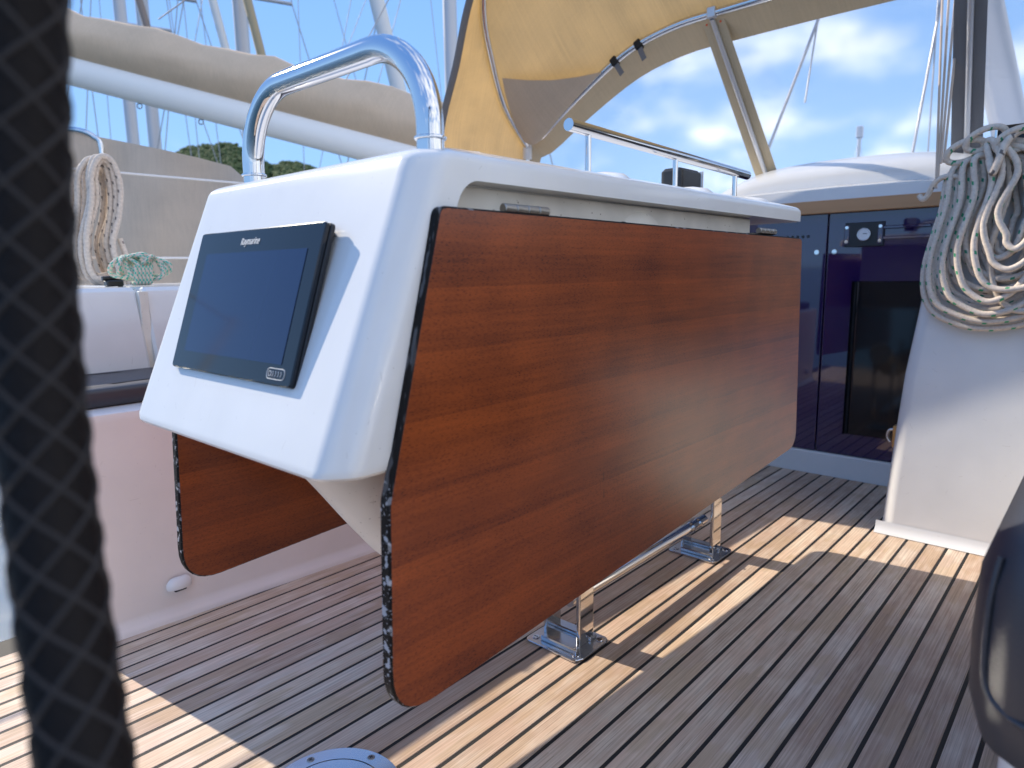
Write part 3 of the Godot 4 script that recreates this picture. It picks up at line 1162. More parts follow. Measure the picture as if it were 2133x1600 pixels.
# ------------------------------------------------------------------ spray hood
func dodger() -> void:
	var o := thing("spray_hood", "tan canvas spray hood on steel bows with clear windows", "spray hood")
	var mid := -0.7385
	# forward bow: an arch across the boat; aft bow leans aft from the same joint
	var fb := []
	for p in [Vector2(-1.915, 0.70), Vector2(-1.91, 0.95), Vector2(-1.900, 1.205), Vector2(-1.820, 1.245), Vector2(-1.652, 1.358), Vector2(-1.437, 1.475), Vector2(-1.245, 1.522), Vector2(-1.05, 1.530), Vector2(mid, 1.533)]:
		fb.append(Vector3(p.x, p.y, -2.235))
	var ab := []
	for p in [Vector3(-1.900, 1.205, -2.235), Vector3(-1.868, 1.330, -2.06), Vector3(-1.82, 1.480, -1.935), Vector3(-1.775, 1.605, -1.853), Vector3(-1.70, 1.73, -1.80), Vector3(-1.56, 1.83, -1.765), Vector3(-1.30, 1.875, -1.75), Vector3(mid, 1.885, -1.75)]:
		ab.append(p)
	var ed := []
	for p in [Vector3(-1.93, 0.70, -1.70), Vector3(-1.915, 0.95, -1.735), Vector3(-1.900, 1.213, -1.760), Vector3(-1.81, 1.41, -1.755), Vector3(-1.725, 1.60, -1.745), Vector3(-1.60, 1.74, -1.735), Vector3(-1.35, 1.815, -1.725), Vector3(mid, 1.84, -1.72)]:
		ed.append(p)
	var F := whole(smooth(fb, 6), mid)
	var A := whole(smooth(ab, 6), mid)
	var E := whole(smooth(ed, 6), mid)
	var fbow := part(o, "bow", tube(F, 0.0125, 16), M.chrome, "forward bow of the hood frame")
	part(o, "bow", tube(A, 0.0125, 16), M.chrome, "aft bow of the hood frame")
	# top canvas between the bows, wings behind the aft bow
	var rows := []
	var Au := resample(whole(smooth(ab, 6), mid), 61)
	var Fu := resample(whole(smooth(fb.slice(2), 6), mid), 61)
	for i in 9:
		var f := i / 8.0
		var row := []
		for j in 61:
			var p: Vector3 = Au[j].lerp(Fu[j], f)
			p += Vector3((p.x - mid) * 0.012, 0.014, 0.0) * 1.0
			p.y -= 0.020 * sin(f * PI)
			p.z -= 0.01
			row.append(p)
		rows.append(row)
	part(o, "top_canvas", sheet(rows, 70.0, 0.0015), M.canvas)
	for s in [0, 1]:
		# wing: from the aft edge forward to the bows, down to the deck
		var Es := resample(smooth(ed.slice(0, 7), 6), 40)
		var Fs := resample(smooth(fb.slice(0, 3), 8), 20)
		var As := resample(smooth(ab.slice(0, 7), 6), 41)
		var back := Fs.slice(0, 19) + As
		var E2 := resample(Es, back.size())
		var wr := []
		for i in 7:
			var f := i / 6.0
			var row := []
			for j in back.size():
				var p: Vector3 = E2[j].lerp(back[j], f)
				p.x -= 0.016 + 0.010 * sin(f * PI)
				if s == 1:
					p.x = 2.0 * mid - p.x
				row.append(p)
			wr.append(row)
		part(o, "side_canvas", sheet(wr, 70.0, 0.0015), M.canvas)
		# grey reinforcing patch inside, between the bows above the joint
		var pr := []
		for i in 5:
			var f := i / 4.0
			var row := []
			for j in 9:
				var g := 0.10 + 0.42 * j / 8.0
				var ai: Vector3 = As[int(g * 40 * 0.62)]
				var fi: Vector3 = Fu[int(round(g * 22.0))]
				var p: Vector3 = ai.lerp(fi, 0.06 + 0.88 * f)
				p.x += 0.004
				p.y -= 0.012 + 0.018 * sin(f * PI)
				if s == 1:
					p.x = 2.0 * mid - p.x
				row.append(p)
			pr.append(row)
		part(o, "reinforcing_patch", sheet(pr, 70.0, 0.001), M.patch)
	var Ed := []
	for p in E:
		Ed.append(p + Vector3((p.x - mid) * 0.008, 0.004, 0))
	part(o, "edge_binding", tube(Ed, 0.016, 10, false, 0.35), M.binding)
	# joint
	for s in [1.0, -1.0]:
		part(o, "joint", tube([Vector3(mid + s * (-1.900 - mid), 1.235, -2.232), Vector3(mid + s * (-1.905 - mid), 1.16, -2.235)], 0.020, 14), M.gel)
	# windscreen: two side lights and a front light, with canvas welts
	var base := []
	for p in [Vector3(-1.93, 0.70, -2.24), Vector3(-1.86, 0.78, -2.62), Vector3(-1.55, 0.90, -2.95), Vector3(-1.10, 0.965, -3.06), Vector3(mid, 0.975, -3.08)]:
		base.append(p)
	var B := resample(whole(smooth(base, 8), mid), 61)
	var Fw := resample(F, 61)
	var wn := []
	for i in 7:
		var f := 0.09 + 0.91 * i / 6.0
		var row := []
		for j in 61:
			var p: Vector3 = Fw[j].lerp(B[j], f)
			p.y += 0.02 * sin(f * PI) + 0.004 * sin(j * 1.7 + f * 9.0)
			row.append(p)
		wn.append(row)
	part(o, "window", sheet(wn, 80.0), M.clear)
	var wl := []
	for i in 3:
		var f := i * 0.055
		var row := []
		for j in 61:
			row.append(Fw[j].lerp(B[j], f) + Vector3(0, -0.012 + 0.02 * sin(f * PI), -0.002 - 0.004 * i))
		wl.append(row)
	part(o, "window_welt", sheet(wl, 70.0, 0.002), M.strap)
	for s in [1.0, -1.0]:
		var pa := Vector3(mid + s * (-1.098 - mid), 1.512, -2.25)
		var pb := Vector3(mid + s * (-1.052 - mid), 0.945, -2.76)
		var row1 := []
		var row2 := []
		for i in 9:
			var f := i / 8.0
			var p := pa.lerp(pb, f)
			row1.append(p + Vector3(-0.042 - 0.006 * f, 0, 0.004))
			row2.append(p + Vector3(0.034 + 0.006 * f, 0, 0.004))
		var wd := part(o, "window_divider", sheet([row1, row2], 60.0, 0.003), M.strap if s > 0.0 else M.binding)
		part(wd, "stiffener", tube([pa + Vector3(-0.002, 0, 0.013), pa.lerp(pb, 0.5) + Vector3(-0.002, 0, 0.013), pb + Vector3(-0.002, 0, 0.013)], 0.0085, 12), M.aluminium)
		part(wd, "stitch_mark", rbox(pa + Vector3(-0.022, -0.012, 0.010), Vector3(0.006, 0.006, 0.003), 0.001, 0.0), M.orange)
		part(wd, "stitch_mark", rbox(pa + Vector3(0.026, -0.012, 0.010), Vector3(0.006, 0.006, 0.003), 0.001, 0.0), M.orange)
		part(wd, "clamp", rbox(pa + Vector3(0, 0.018, 0.014), Vector3(0.030, 0.034, 0.034), 0.004, 0.003), M.aluminium)
	# webbing tabs round the forward bow
	for p in [[Vector3(-1.475, 1.456, -2.235), 0.60], [Vector3(-1.375, 1.492, -2.235), 0.45]]:
		var b := part(o, "webbing_tab", rbox(Vector3.ZERO, Vector3(0.027, 0.032, 0.032), 0.004, 0.004), M.webbing)
		b.transform = Transform3D(Basis(Vector3.BACK, p[1]), p[0])
		var s := part(b, "strap_end", rbox(Vector3.ZERO, Vector3(0.020, 0.052, 0.003), 0.001, 0.0), M.binding)
		s.position = Vector3(0, -0.036, 0.008)

func mirrored(p: Vector3, s: int) -> Vector3:
	return p if s == 1 else Vector3(-1.477 - p.x, p.y, p.z)

func whole(h: Array, mid: float) -> Array:
	# half a bow from the port side to the middle, completed to starboard
	var out := h.duplicate()
	for i in range(h.size() - 2, -1, -1):
		out.append(Vector3(2.0 * mid - h[i].x, h[i].y, h[i].z))
	return out

func resample(p: Array, n: int) -> Array:
	var l := [0.0]
	for i in range(1, p.size()):
		l.append(l[-1] + (p[i] - p[i - 1]).length())
	var out := []
	var k := 0
	for i in n:
		var s: float = l[-1] * i / (n - 1)
		while k < p.size() - 2 and l[k + 1] < s:
			k += 1
		out.append(p[k].lerp(p[k + 1], clampf((s - l[k]) / maxf(l[k + 1] - l[k], 1e-6), 0.0, 1.0)))
	return out

# ------------------------------------------------------------------ ropes
func ropes() -> void:
	# coil hanging in front of the starboard bulkhead
	var o := thing("coiled_rope", "cream rope with green and blue flecks hanging in big loops on the bulkhead", "rope")
	var rng := RandomNumberGenerator.new()
	rng.seed = 12
	var loops := [
		# left x, top y, bottom y, right x, depth out, material
		[-0.368, 0.915, 0.552, -0.085, 0.018, "rope_green"], [-0.357, 0.925, 0.572, -0.09, 0.030, "rope_green"],
		[-0.340, 0.910, 0.598, -0.10, 0.022, "rope_blue"], [-0.328, 0.930, 0.592, -0.12, 0.042, "rope_green"],
		[-0.312, 0.915, 0.640, -0.13, 0.028, "rope_green"], [-0.300, 0.935, 0.622, -0.15, 0.052, "rope_green"],
		[-0.286, 0.950, 0.668, -0.12, 0.036, "rope_blue"], [-0.268, 0.955, 0.640, -0.11, 0.060, "rope_green"],
		[-0.262, 0.935, 0.715, -0.17, 0.050, "rope_blue"], [-0.250, 0.965, 0.690, -0.14, 0.066, "rope_grey"],
		[-0.238, 0.955, 0.600, -0.09, 0.040, "rope_grey"], [-0.222, 0.955, 0.735, -0.15, 0.070, "rope_green"],
	]
	for i in 12:
		var b: Array = loops[rng.randi_range(0, 8)].duplicate()
		b[0] += rng.randf_range(0.004, 0.016)
		b[2] += rng.randf_range(0.0, 0.05)
		b[3] += rng.randf_range(-0.03, 0.03)
		b[4] = rng.randf_range(0.012, 0.03)
		b[5] = ["rope_blue", "rope_green", "rope_grey"][i % 3]
		loops.append(b)
	for q in loops:
		var lx: float = q[0]
		var ty: float = q[1]
		var by: float = q[2]
		var rx: float = q[3]
		var z: float = -1.932 + q[4]
		var tx: float = lerpf(lx, -0.25, 0.30)
		var pts := [Vector3(-0.255 + rng.randf_range(-0.01, 0.01), ty + 0.005, z - 0.012), Vector3(tx + 0.006, ty, z + 0.006),
			Vector3(lx + 0.026, lerpf(ty, by, 0.25), z + 0.004), Vector3(lx + rng.randf_range(-0.003, 0.006), lerpf(ty, by, 0.62), z),
			Vector3(lx + 0.016, lerpf(ty, by, 0.86), z), Vector3(lerpf(lx, rx, 0.26), by + 0.012, z), Vector3(lerpf(lx, rx, 0.5), by + rng.randf_range(-0.004, 0.006), z + 0.003),
			Vector3(lerpf(lx, rx, 0.78), by + 0.022, z + 0.002), Vector3(rx - 0.006, by + 0.075, z), Vector3(rx, lerpf(ty, by, 0.55), z),
			Vector3(rx - 0.012, lerpf(ty, by, 0.25), z), Vector3(lerpf(rx, -0.21, 0.6), ty - 0.01, z - 0.005), Vector3(-0.235, ty + 0.004, z - 0.014)]
		part(o, "loop", tube(smooth(leaned(pts), 8), 0.0072, 12), M[q[5]])
	# turns that bind the top of the coil
	for q in [[-0.300, 0.955, 0.05], [-0.262, 0.975, 0.062], [-0.205, 0.965, 0.072]]:
		var c := Vector3(q[0], q[1], -1.932 + q[2])
		var pts := []
		for i in 12:
			var a := TAU * i / 12.0
			pts.append(c + Vector3(cos(a) * 0.036, sin(a) * 0.020 + cos(a) * 0.010, sin(a) * 0.012))
		part(o, "turn", tube(smooth(leaned(pts), 4, true), 0.0072, 12, true), M.rope_green)
	var tail := [Vector3(-0.25, 0.93, -1.86), Vector3(-0.240, 0.90, -1.850), Vector3(-0.232, 0.92, -1.845), Vector3(-0.218, 0.965, -1.85), Vector3(-0.190, 0.985, -1.86), Vector3(-0.16, 0.97, -1.87)]
	part(o, "tail", tube(smooth(leaned(tail), 8), 0.0082, 12), M.rope_grey)
	var small := [Vector3(-0.30, 0.90, -1.90), Vector3(-0.335, 0.905, -1.895), Vector3(-0.358, 0.893, -1.90), Vector3(-0.372, 0.868, -1.91), Vector3(-0.383, 0.858, -1.915), Vector3(-0.392, 0.868, -1.92)]
	part(o, "tail", tube(smooth(leaned(small), 8), 0.0065, 12), M.rope_grey)
	# halyards coming down behind the window to the bulkhead
	var tops := [Vector2(1964, -25), Vector2(1978, -25), Vector2(1992, -25), Vector2(2004, -25)]
	var bots := [Vector2(1950, 392), Vector2(1954, 372), Vector2(1960, 340), Vector2(1966, 338)]
	for i in 4:
		var hl := thing("halyard", "thin tan halyard running up from the bulkhead behind the window", "rope", "halyards running up from the bulkhead")
		var a := px(tops[i].x, tops[i].y, 2.02)
		var b := px(bots[i].x, bots[i].y, 1.93)
		part(hl, "line", tube([a + (a - b) * 0.8, a, a.lerp(b, 0.5), b], 0.0034, 8), M.line)
	# coil on the port lifeline
	var pc := thing("coiled_rope", "cream rope coil with dark flecks hanging on the port lifeline", "rope")
	for i in 10:
		var f := i / 9.0
		var w := rng.randf_range(0.022, 0.052)
		var zc := -0.628 - rng.randf_range(-0.012, 0.016)
		var x := -2.04 + 0.012 * i
		var lowy := 0.690 + rng.randf_range(-0.008, 0.02)
		var tp := 0.985 + rng.randf_range(-0.012, 0.014)
		var pts := [Vector3(x, tp, zc), Vector3(x, tp - 0.012, zc - w * 0.8), Vector3(x, 0.93, zc - w * 1.15), Vector3(x, 0.86, zc - w * 0.85), Vector3(x, 0.79, zc - w * 0.2), Vector3(x, 0.73, zc - 0.012), Vector3(x, 0.70, zc - 0.020),
			Vector3(x, lowy, zc + 0.012), Vector3(x, 0.71, zc + 0.048), Vector3(x, 0.79, zc + 0.052), Vector3(x, 0.89, zc + w * 0.9), Vector3(x, 0.955, zc + w * 0.7)]
		part(pc, "loop", tube(smooth(outboard(pts), 8, true), 0.0085, 10, true), M.rope_grey)
	part(pc, "tail", tube(smooth(outboard([Vector3(-1.95, 0.80, -0.66), Vector3(-1.945, 0.74, -0.672), Vector3(-1.94, 0.682, -0.668)]), 8), 0.0085, 10), M.rope_grey)
	# bunched green and white rope on the coaming
	var gr := thing("coiled_rope", "small bunch of green and white rope lying on the coaming", "rope")
	for i in 9:
		var z := -0.625 - 0.0115 * i
		var x := -1.86 + 0.014 * sin(i * 2.3)
		var pts := []
		for k in 9:
			var a := TAU * k / 9.0
			pts.append(Vector3(x + 0.016 * sin(a * 2.0 + i), 0.724 + 0.034 * sin(a) * (1.0 - 0.35 * absf(i - 4.0) / 4.0), z + 0.024 * cos(a)))
		part(gr, "loop", tube(smooth(pts, 5, true), 0.0052, 8, true), M.rope_mint)
	for i in 5:
		part(gr, "loop", tube(smooth([Vector3(-1.835, 0.728, -0.652 - i * 0.008), Vector3(-1.832, 0.71, -0.648 - i * 0.009), Vector3(-1.836, 0.688, -0.65 - i * 0.008), Vector3(-1.86, 0.685, -0.65 - i * 0.008)], 6), 0.0052, 8), M.rope_mint)

func lean(p: Vector3) -> Vector3:
	# the bulkhead leans forward with its height
	return eye + (p - eye) * (1.0 + 0.036 * maxf(p.y, 0.0))

func leaned(p: Array) -> Array:
	var out := []
	for q in p:
		out.append(lean(q))
	return out

func outboard(p: Array) -> Array:
	# from the coaming's edge out to the lifeline
	var out := []
	for q in p:
		out.append(eye + (q - eye) * 1.175)
	return out

# ------------------------------------------------------------------ doors, cushions, rails, instruments
func small_things() -> void:
	# companionway doors
	for s in [0, 1]:
		var d := thing("companionway_door", "dark tinted acrylic companionway door carrying the round gauge" if s == 0 else "dark tinted acrylic companionway door behind the table", "door", "pair of companionway doors")
		var xa := -0.7365 if s == 0 else -1.05
		var xb := -0.43 if s == 0 else -0.7405
		part(d, "panel", rbox(Vector3((xa + xb) / 2, 0.476, -2.378), Vector3(xb - xa, 0.79, 0.010), 0.003, 0.001), M.acrylic)
		var hx := -0.715 if s == 0 else -0.77
		part(d, "bolt", disc(Vector3(hx, 0.750, -2.374), Vector3.BACK, 0.0085, 0.004, 0.001, 20), M.chrome)
		if s == 0:
			part(d, "lock_plate", rbox(Vector3(-0.628, 0.801, -2.371), Vector3(0.115, 0.075, 0.006), 0.004, 0.002), M.black)
			var g := part(d, "gauge", disc(Vector3(-0.628, 0.801, -2.368), Vector3.BACK, 0.0185, 0.005, 0.002, 28), M.print)
			part(g, "needle", rbox(Vector3(-0.624, 0.803, -2.3625), Vector3(0.012, 0.002, 0.0008), 0.0005, 0.0), M.black)
			part(g, "rim", tube(ring(Vector3(-0.628, 0.801, -2.3628), Vector3.BACK, 0.0185, 28), 0.0016, 8, true), M.chrome)
			for x in [-0.679, -0.582]:
				var hb := part(d, "hasp", rbox(Vector3(x, 0.801, -2.370), Vector3(0.016, 0.062, 0.008), 0.004, 0.002), M.acrylic)
				for y in [0.824, 0.780]:
					part(hb, "stud", disc(Vector3(x, y, -2.366), Vector3.BACK, 0.006, 0.003, 0.001, 16), M.chrome)
			part(d, "painted_dark_interior", rbox(Vector3(-0.545, 0.405, -2.3700), Vector3(0.21, 0.50, 0.005), 0.02, 0.002), M.glass)  # added near-black pane standing in for the dim cabin behind the door
			part(d, "vent_rib", rbox(Vector3(-0.51, 0.820, -2.3695), Vector3(0.13, 0.010, 0.006), 0.003, 0.002), M.acrylic)
			part(d, "vent_rib", rbox(Vector3(-0.51, 0.788, -2.3695), Vector3(0.13, 0.010, 0.006), 0.003, 0.002), M.acrylic)
		else:
			for k in 8:
				part(d, "vent_hole", disc(Vector3(-0.80 - 0.017 * k, 0.802, -2.3735), Vector3.BACK, 0.0052, 0.0012, 0.0004, 12), M.black)
	# the cabin behind them: a closed room of white and wood
	setting("cabin_floor", rbox(Vector3(-0.7385, -0.75, -3.7), Vector3(2.0, 0.04, 2.5), 0.002, 0.0), M.wood_veneer)
	setting("cabin_wall_forward", rbox(Vector3(-0.7385, 0.1, -4.95), Vector3(2.0, 1.75, 0.04), 0.002, 0.0), M.gel)
	setting("cabin_wall_port", rbox(Vector3(-1.76, 0.1, -3.7), Vector3(0.04, 1.75, 2.5), 0.002, 0.0), M.wood_veneer)
	setting("cabin_wall_starboard", rbox(Vector3(0.28, 0.1, -3.7), Vector3(0.04, 1.75, 2.5), 0.002, 0.0), M.wood_veneer)
	setting("cabin_wall_aft", rbox(Vector3(-0.7385, -0.40, -2.47), Vector3(2.0, 0.75, 0.04), 0.002, 0.0), M.gel)
	for q in [-1.42, -0.06]:
		setting("cabin_wall_aft_side", rbox(Vector3(q, 0.45, -2.47), Vector3(0.66, 0.98, 0.04), 0.002, 0.0), M.gel)
	var steps := thing("cabin_steps", "dark wooden steps inside the cabin behind the tinted doors", "steps")
	for k in 4:
		part(steps, "tread", rbox(Vector3(-0.66, 0.02 - 0.2 * k, -2.56 - 0.12 * k), Vector3(0.44, 0.03, 0.16), 0.004, 0.002), M.wood_veneer)
	for x in [-0.875, -0.445]:
		part(steps, "side", prism(PackedVector2Array([Vector2(-2.49, 0.05), Vector2(-2.66, 0.05), Vector2(-3.04, -0.73), Vector2(-2.88, -0.73)]), Vector3(x, 0, 0), Vector3.BACK, Vector3.UP, Vector3.RIGHT, 0.015, 0.002), M.wood_veneer)
	# teak trim over the doors
	var tr := thing("teak_trim", "plain teak trim board over the companionway", "trim")
	part(tr, "board", prism(round_poly([Vector2(-2.425, 0.872), Vector2(-2.345, 0.872), Vector2(-2.345, 0.913), Vector2(-2.425, 0.913)], [0.004], 4), Vector3(-1.06, 0, 0), Vector3.BACK, Vector3.UP, Vector3.RIGHT, 0.66, 0.002), M.teak_trim)
	# hatch garage on the cabin top, seen through the window
	var hg := thing("hatch_garage", "pale sliding hatch hood on the cabin top behind the window", "hatch")
	var rows := []
	for q in [[0.0, 0.0], [0.003, 0.040], [0.03, 0.072], [0.10, 0.108], [0.25, 0.128], [0.6, 0.140]]:
		var row := []
		for i in 15:
			var f := i / 14.0
			var x: float = -0.7385 + (f - 0.5) * (1.02 - q[0] * 0.3)
			var camb := 0.055 * (1.0 - pow(absf(f - 0.5) * 2.0, 2.4))
			row.append(Vector3(x, 0.905 + camb + q[1] * (1.0 - 0.5 * pow(absf(f - 0.5) * 2.0, 6.0)), -2.47 - q[0]))
		rows.append(row)
	part(hg, "hood", sheet(rows, 40.0, 0.01), M.gel)
	# port cushion
	var pcu := thing("seat_cushion", "black vinyl cushion lying on the port seat with stripes of sun", "cushion")
	part(pcu, "pad", pad(Vector3(-1.575, 0.4715, -1.13), Vector3(0.262, 0.037, 1.56), 0.016), M.vinyl)
	# starboard cushion in front of the camera, with piped seams
	var sc := thing("seat_cushion", "thick black leather cushion with piped seams at the end of the starboard seat", "cushion")
	part(sc, "pad", pad(Vector3(0.144, 0.432, -0.93), Vector3(0.412, 0.185, 0.80), 0.052), M.vinyl)
	part(sc, "pad", pad(Vector3(0.180, 0.532, -1.02), Vector3(0.43, 0.130, 0.80), 0.062), M.vinyl)
	# piped seams: round the end panel and up its corner
	part(sc, "piping", tube(smooth([Vector3(-0.046, 0.500, -0.556), Vector3(-0.049, 0.47, -0.551), Vector3(-0.049, 0.43, -0.550), Vector3(-0.046, 0.405, -0.549), Vector3(-0.034, 0.394, -0.542), Vector3(-0.012, 0.392, -0.532), Vector3(0.04, 0.392, -0.529), Vector3(0.30, 0.392, -0.529)], 6), 0.0024, 8), M.vinyl)
	var bc := thing("added_backrest_cushion", "unseen black cushion added at the starboard bulkhead to darken reflections", "cushion")
	part(bc, "pad", pad(Vector3(0.125, 0.70, -1.91), Vector3(0.47, 0.42, 0.09), 0.03), M.vinyl)  # added out of view so the varnished leaf mirrors something dark
	var bc2 := thing("added_backrest_cushion", "unseen long black cushion added along the starboard coaming to darken reflections", "cushion")
	part(bc2, "pad", pad(Vector3(0.395, 0.66, -1.20), Vector3(0.08, 0.36, 1.25), 0.03), M.vinyl)  # second unseen pad, added to keep the leaf's reflection dark
	# stanchions and lifelines to port
	var ll := thing("lifeline", "thin steel lifelines along the port side", "lifeline")
	for z in [0.35, -1.62, -3.6]:
		part(ll, "stanchion", tube([Vector3(-2.41, 0.66, z), Vector3(-2.41, 0.85, z), Vector3(-2.40, 1.05, z)], 0.0125, 12), M.chrome)
	for y in [1.030, 0.766]:
		part(ll, "wire", tube([Vector3(-2.40, y, 0.36), Vector3(-2.40, y - 0.004, -0.6), Vector3(-2.40, y, -1.62), Vector3(-2.40, y, -3.6)], 0.0036, 8), M.gel)
	var cl := thing("deck_cleat", "small black cleat on the coaming under the rope coil", "cleat", "", Vector3(-1.92, 0.678, -0.625))
	part(cl, "base", rbox(Vector3(0, 0.008, 0), Vector3(0.03, 0.016, 0.04), 0.006, 0.003), M.black)
	part(cl, "horn", tube([Vector3(0, 0.020, -0.026), Vector3(0, 0.022, 0.0), Vector3(0, 0.020, 0.026)], 0.006, 12), M.black)
	# black instrument beside the coil, on the bulkhead
	var ip := thing("instrument_pod", "black instrument box with a bright edge above the big rope coil", "instrument")
	part(ip, "case", rbox(Vector3(-0.122, 0.965, -2.09), Vector3(0.28, 0.125, 0.10), 0.012, 0.006), M.black)
	part(ip, "edge", rbox(Vector3(-0.2655, 0.968, -2.09), Vector3(0.007, 0.12, 0.098), 0.003, 0.002), M.chrome)
	# small black device with a cable behind the grab rail
	var dv := thing("speaker", "small black device with a looped cable behind the grab rail", "device", "", Vector3(-0.715, 0.852, -1.335))
	dv.scale = Vector3(1.45, 1.3, 1.2)
	part(dv, "case", rbox(Vector3(0, 0.024, 0.0), Vector3(0.034, 0.034, 0.075), 0.008, 0.005), M.black)
	part(dv, "foot", rbox(Vector3(0, 0.005, 0.0), Vector3(0.024, 0.012, 0.05), 0.004, 0.002), M.black)
	part(dv, "face", rbox(Vector3(0.006, 0.027, -0.0385), Vector3(0.024, 0.026, 0.004), 0.004, 0.001), M.aluminium)
	part(dv, "cable", tube(smooth([Vector3(0.0, 0.016, -0.03), Vector3(0, 0.020, -0.062), Vector3(0, 0.012, -0.085), Vector3(0, -0.004, -0.092)], 6), 0.0028, 8), M.black)
	# knob on the passage edge of the bulkhead
	var kn := thing("door_hook", "small brass hook on the edge of the starboard bulkhead", "hook", "", Vector3(-0.425, 0.245, -2.03))
	part(kn, "plate", rbox(Vector3(0, 0, 0), Vector3(0.012, 0.06, 0.024), 0.004, 0.002), M.brass)
	part(kn, "hook", tube(smooth([Vector3(-0.004, 0.018, 0), Vector3(-0.016, 0.014, 0), Vector3(-0.020, -0.004, 0), Vector3(-0.012, -0.018, 0)], 5), 0.004, 8), M.chrome)

func pad(c: Vector3, s: Vector3, r: float) -> ArrayMesh:
	# cushion: rounded block with a slight crown
	var poly := round_poly([Vector2(-s.x / 2, -s.z / 2), Vector2(s.x / 2, -s.z / 2), Vector2(s.x / 2, s.z / 2), Vector2(-s.x / 2, s.z / 2)], [r * 1.3], 6)
	var rings := []
	for q in [[-0.5, 1.0], [-0.5, 0.55], [-0.42, 0.2], [-0.25, 0.03], [0.0, 0.0], [0.25, 0.03], [0.42, 0.2], [0.5, 0.55], [0.535, 1.3], [0.55, 2.2]]:
		var row := []
		for p in inset(poly, r * q[1]):
			row.append(c + Vector3(p.x, q[0] * s.y, p.y))
		rings.append(row)
	return loft(rings, 50.0)

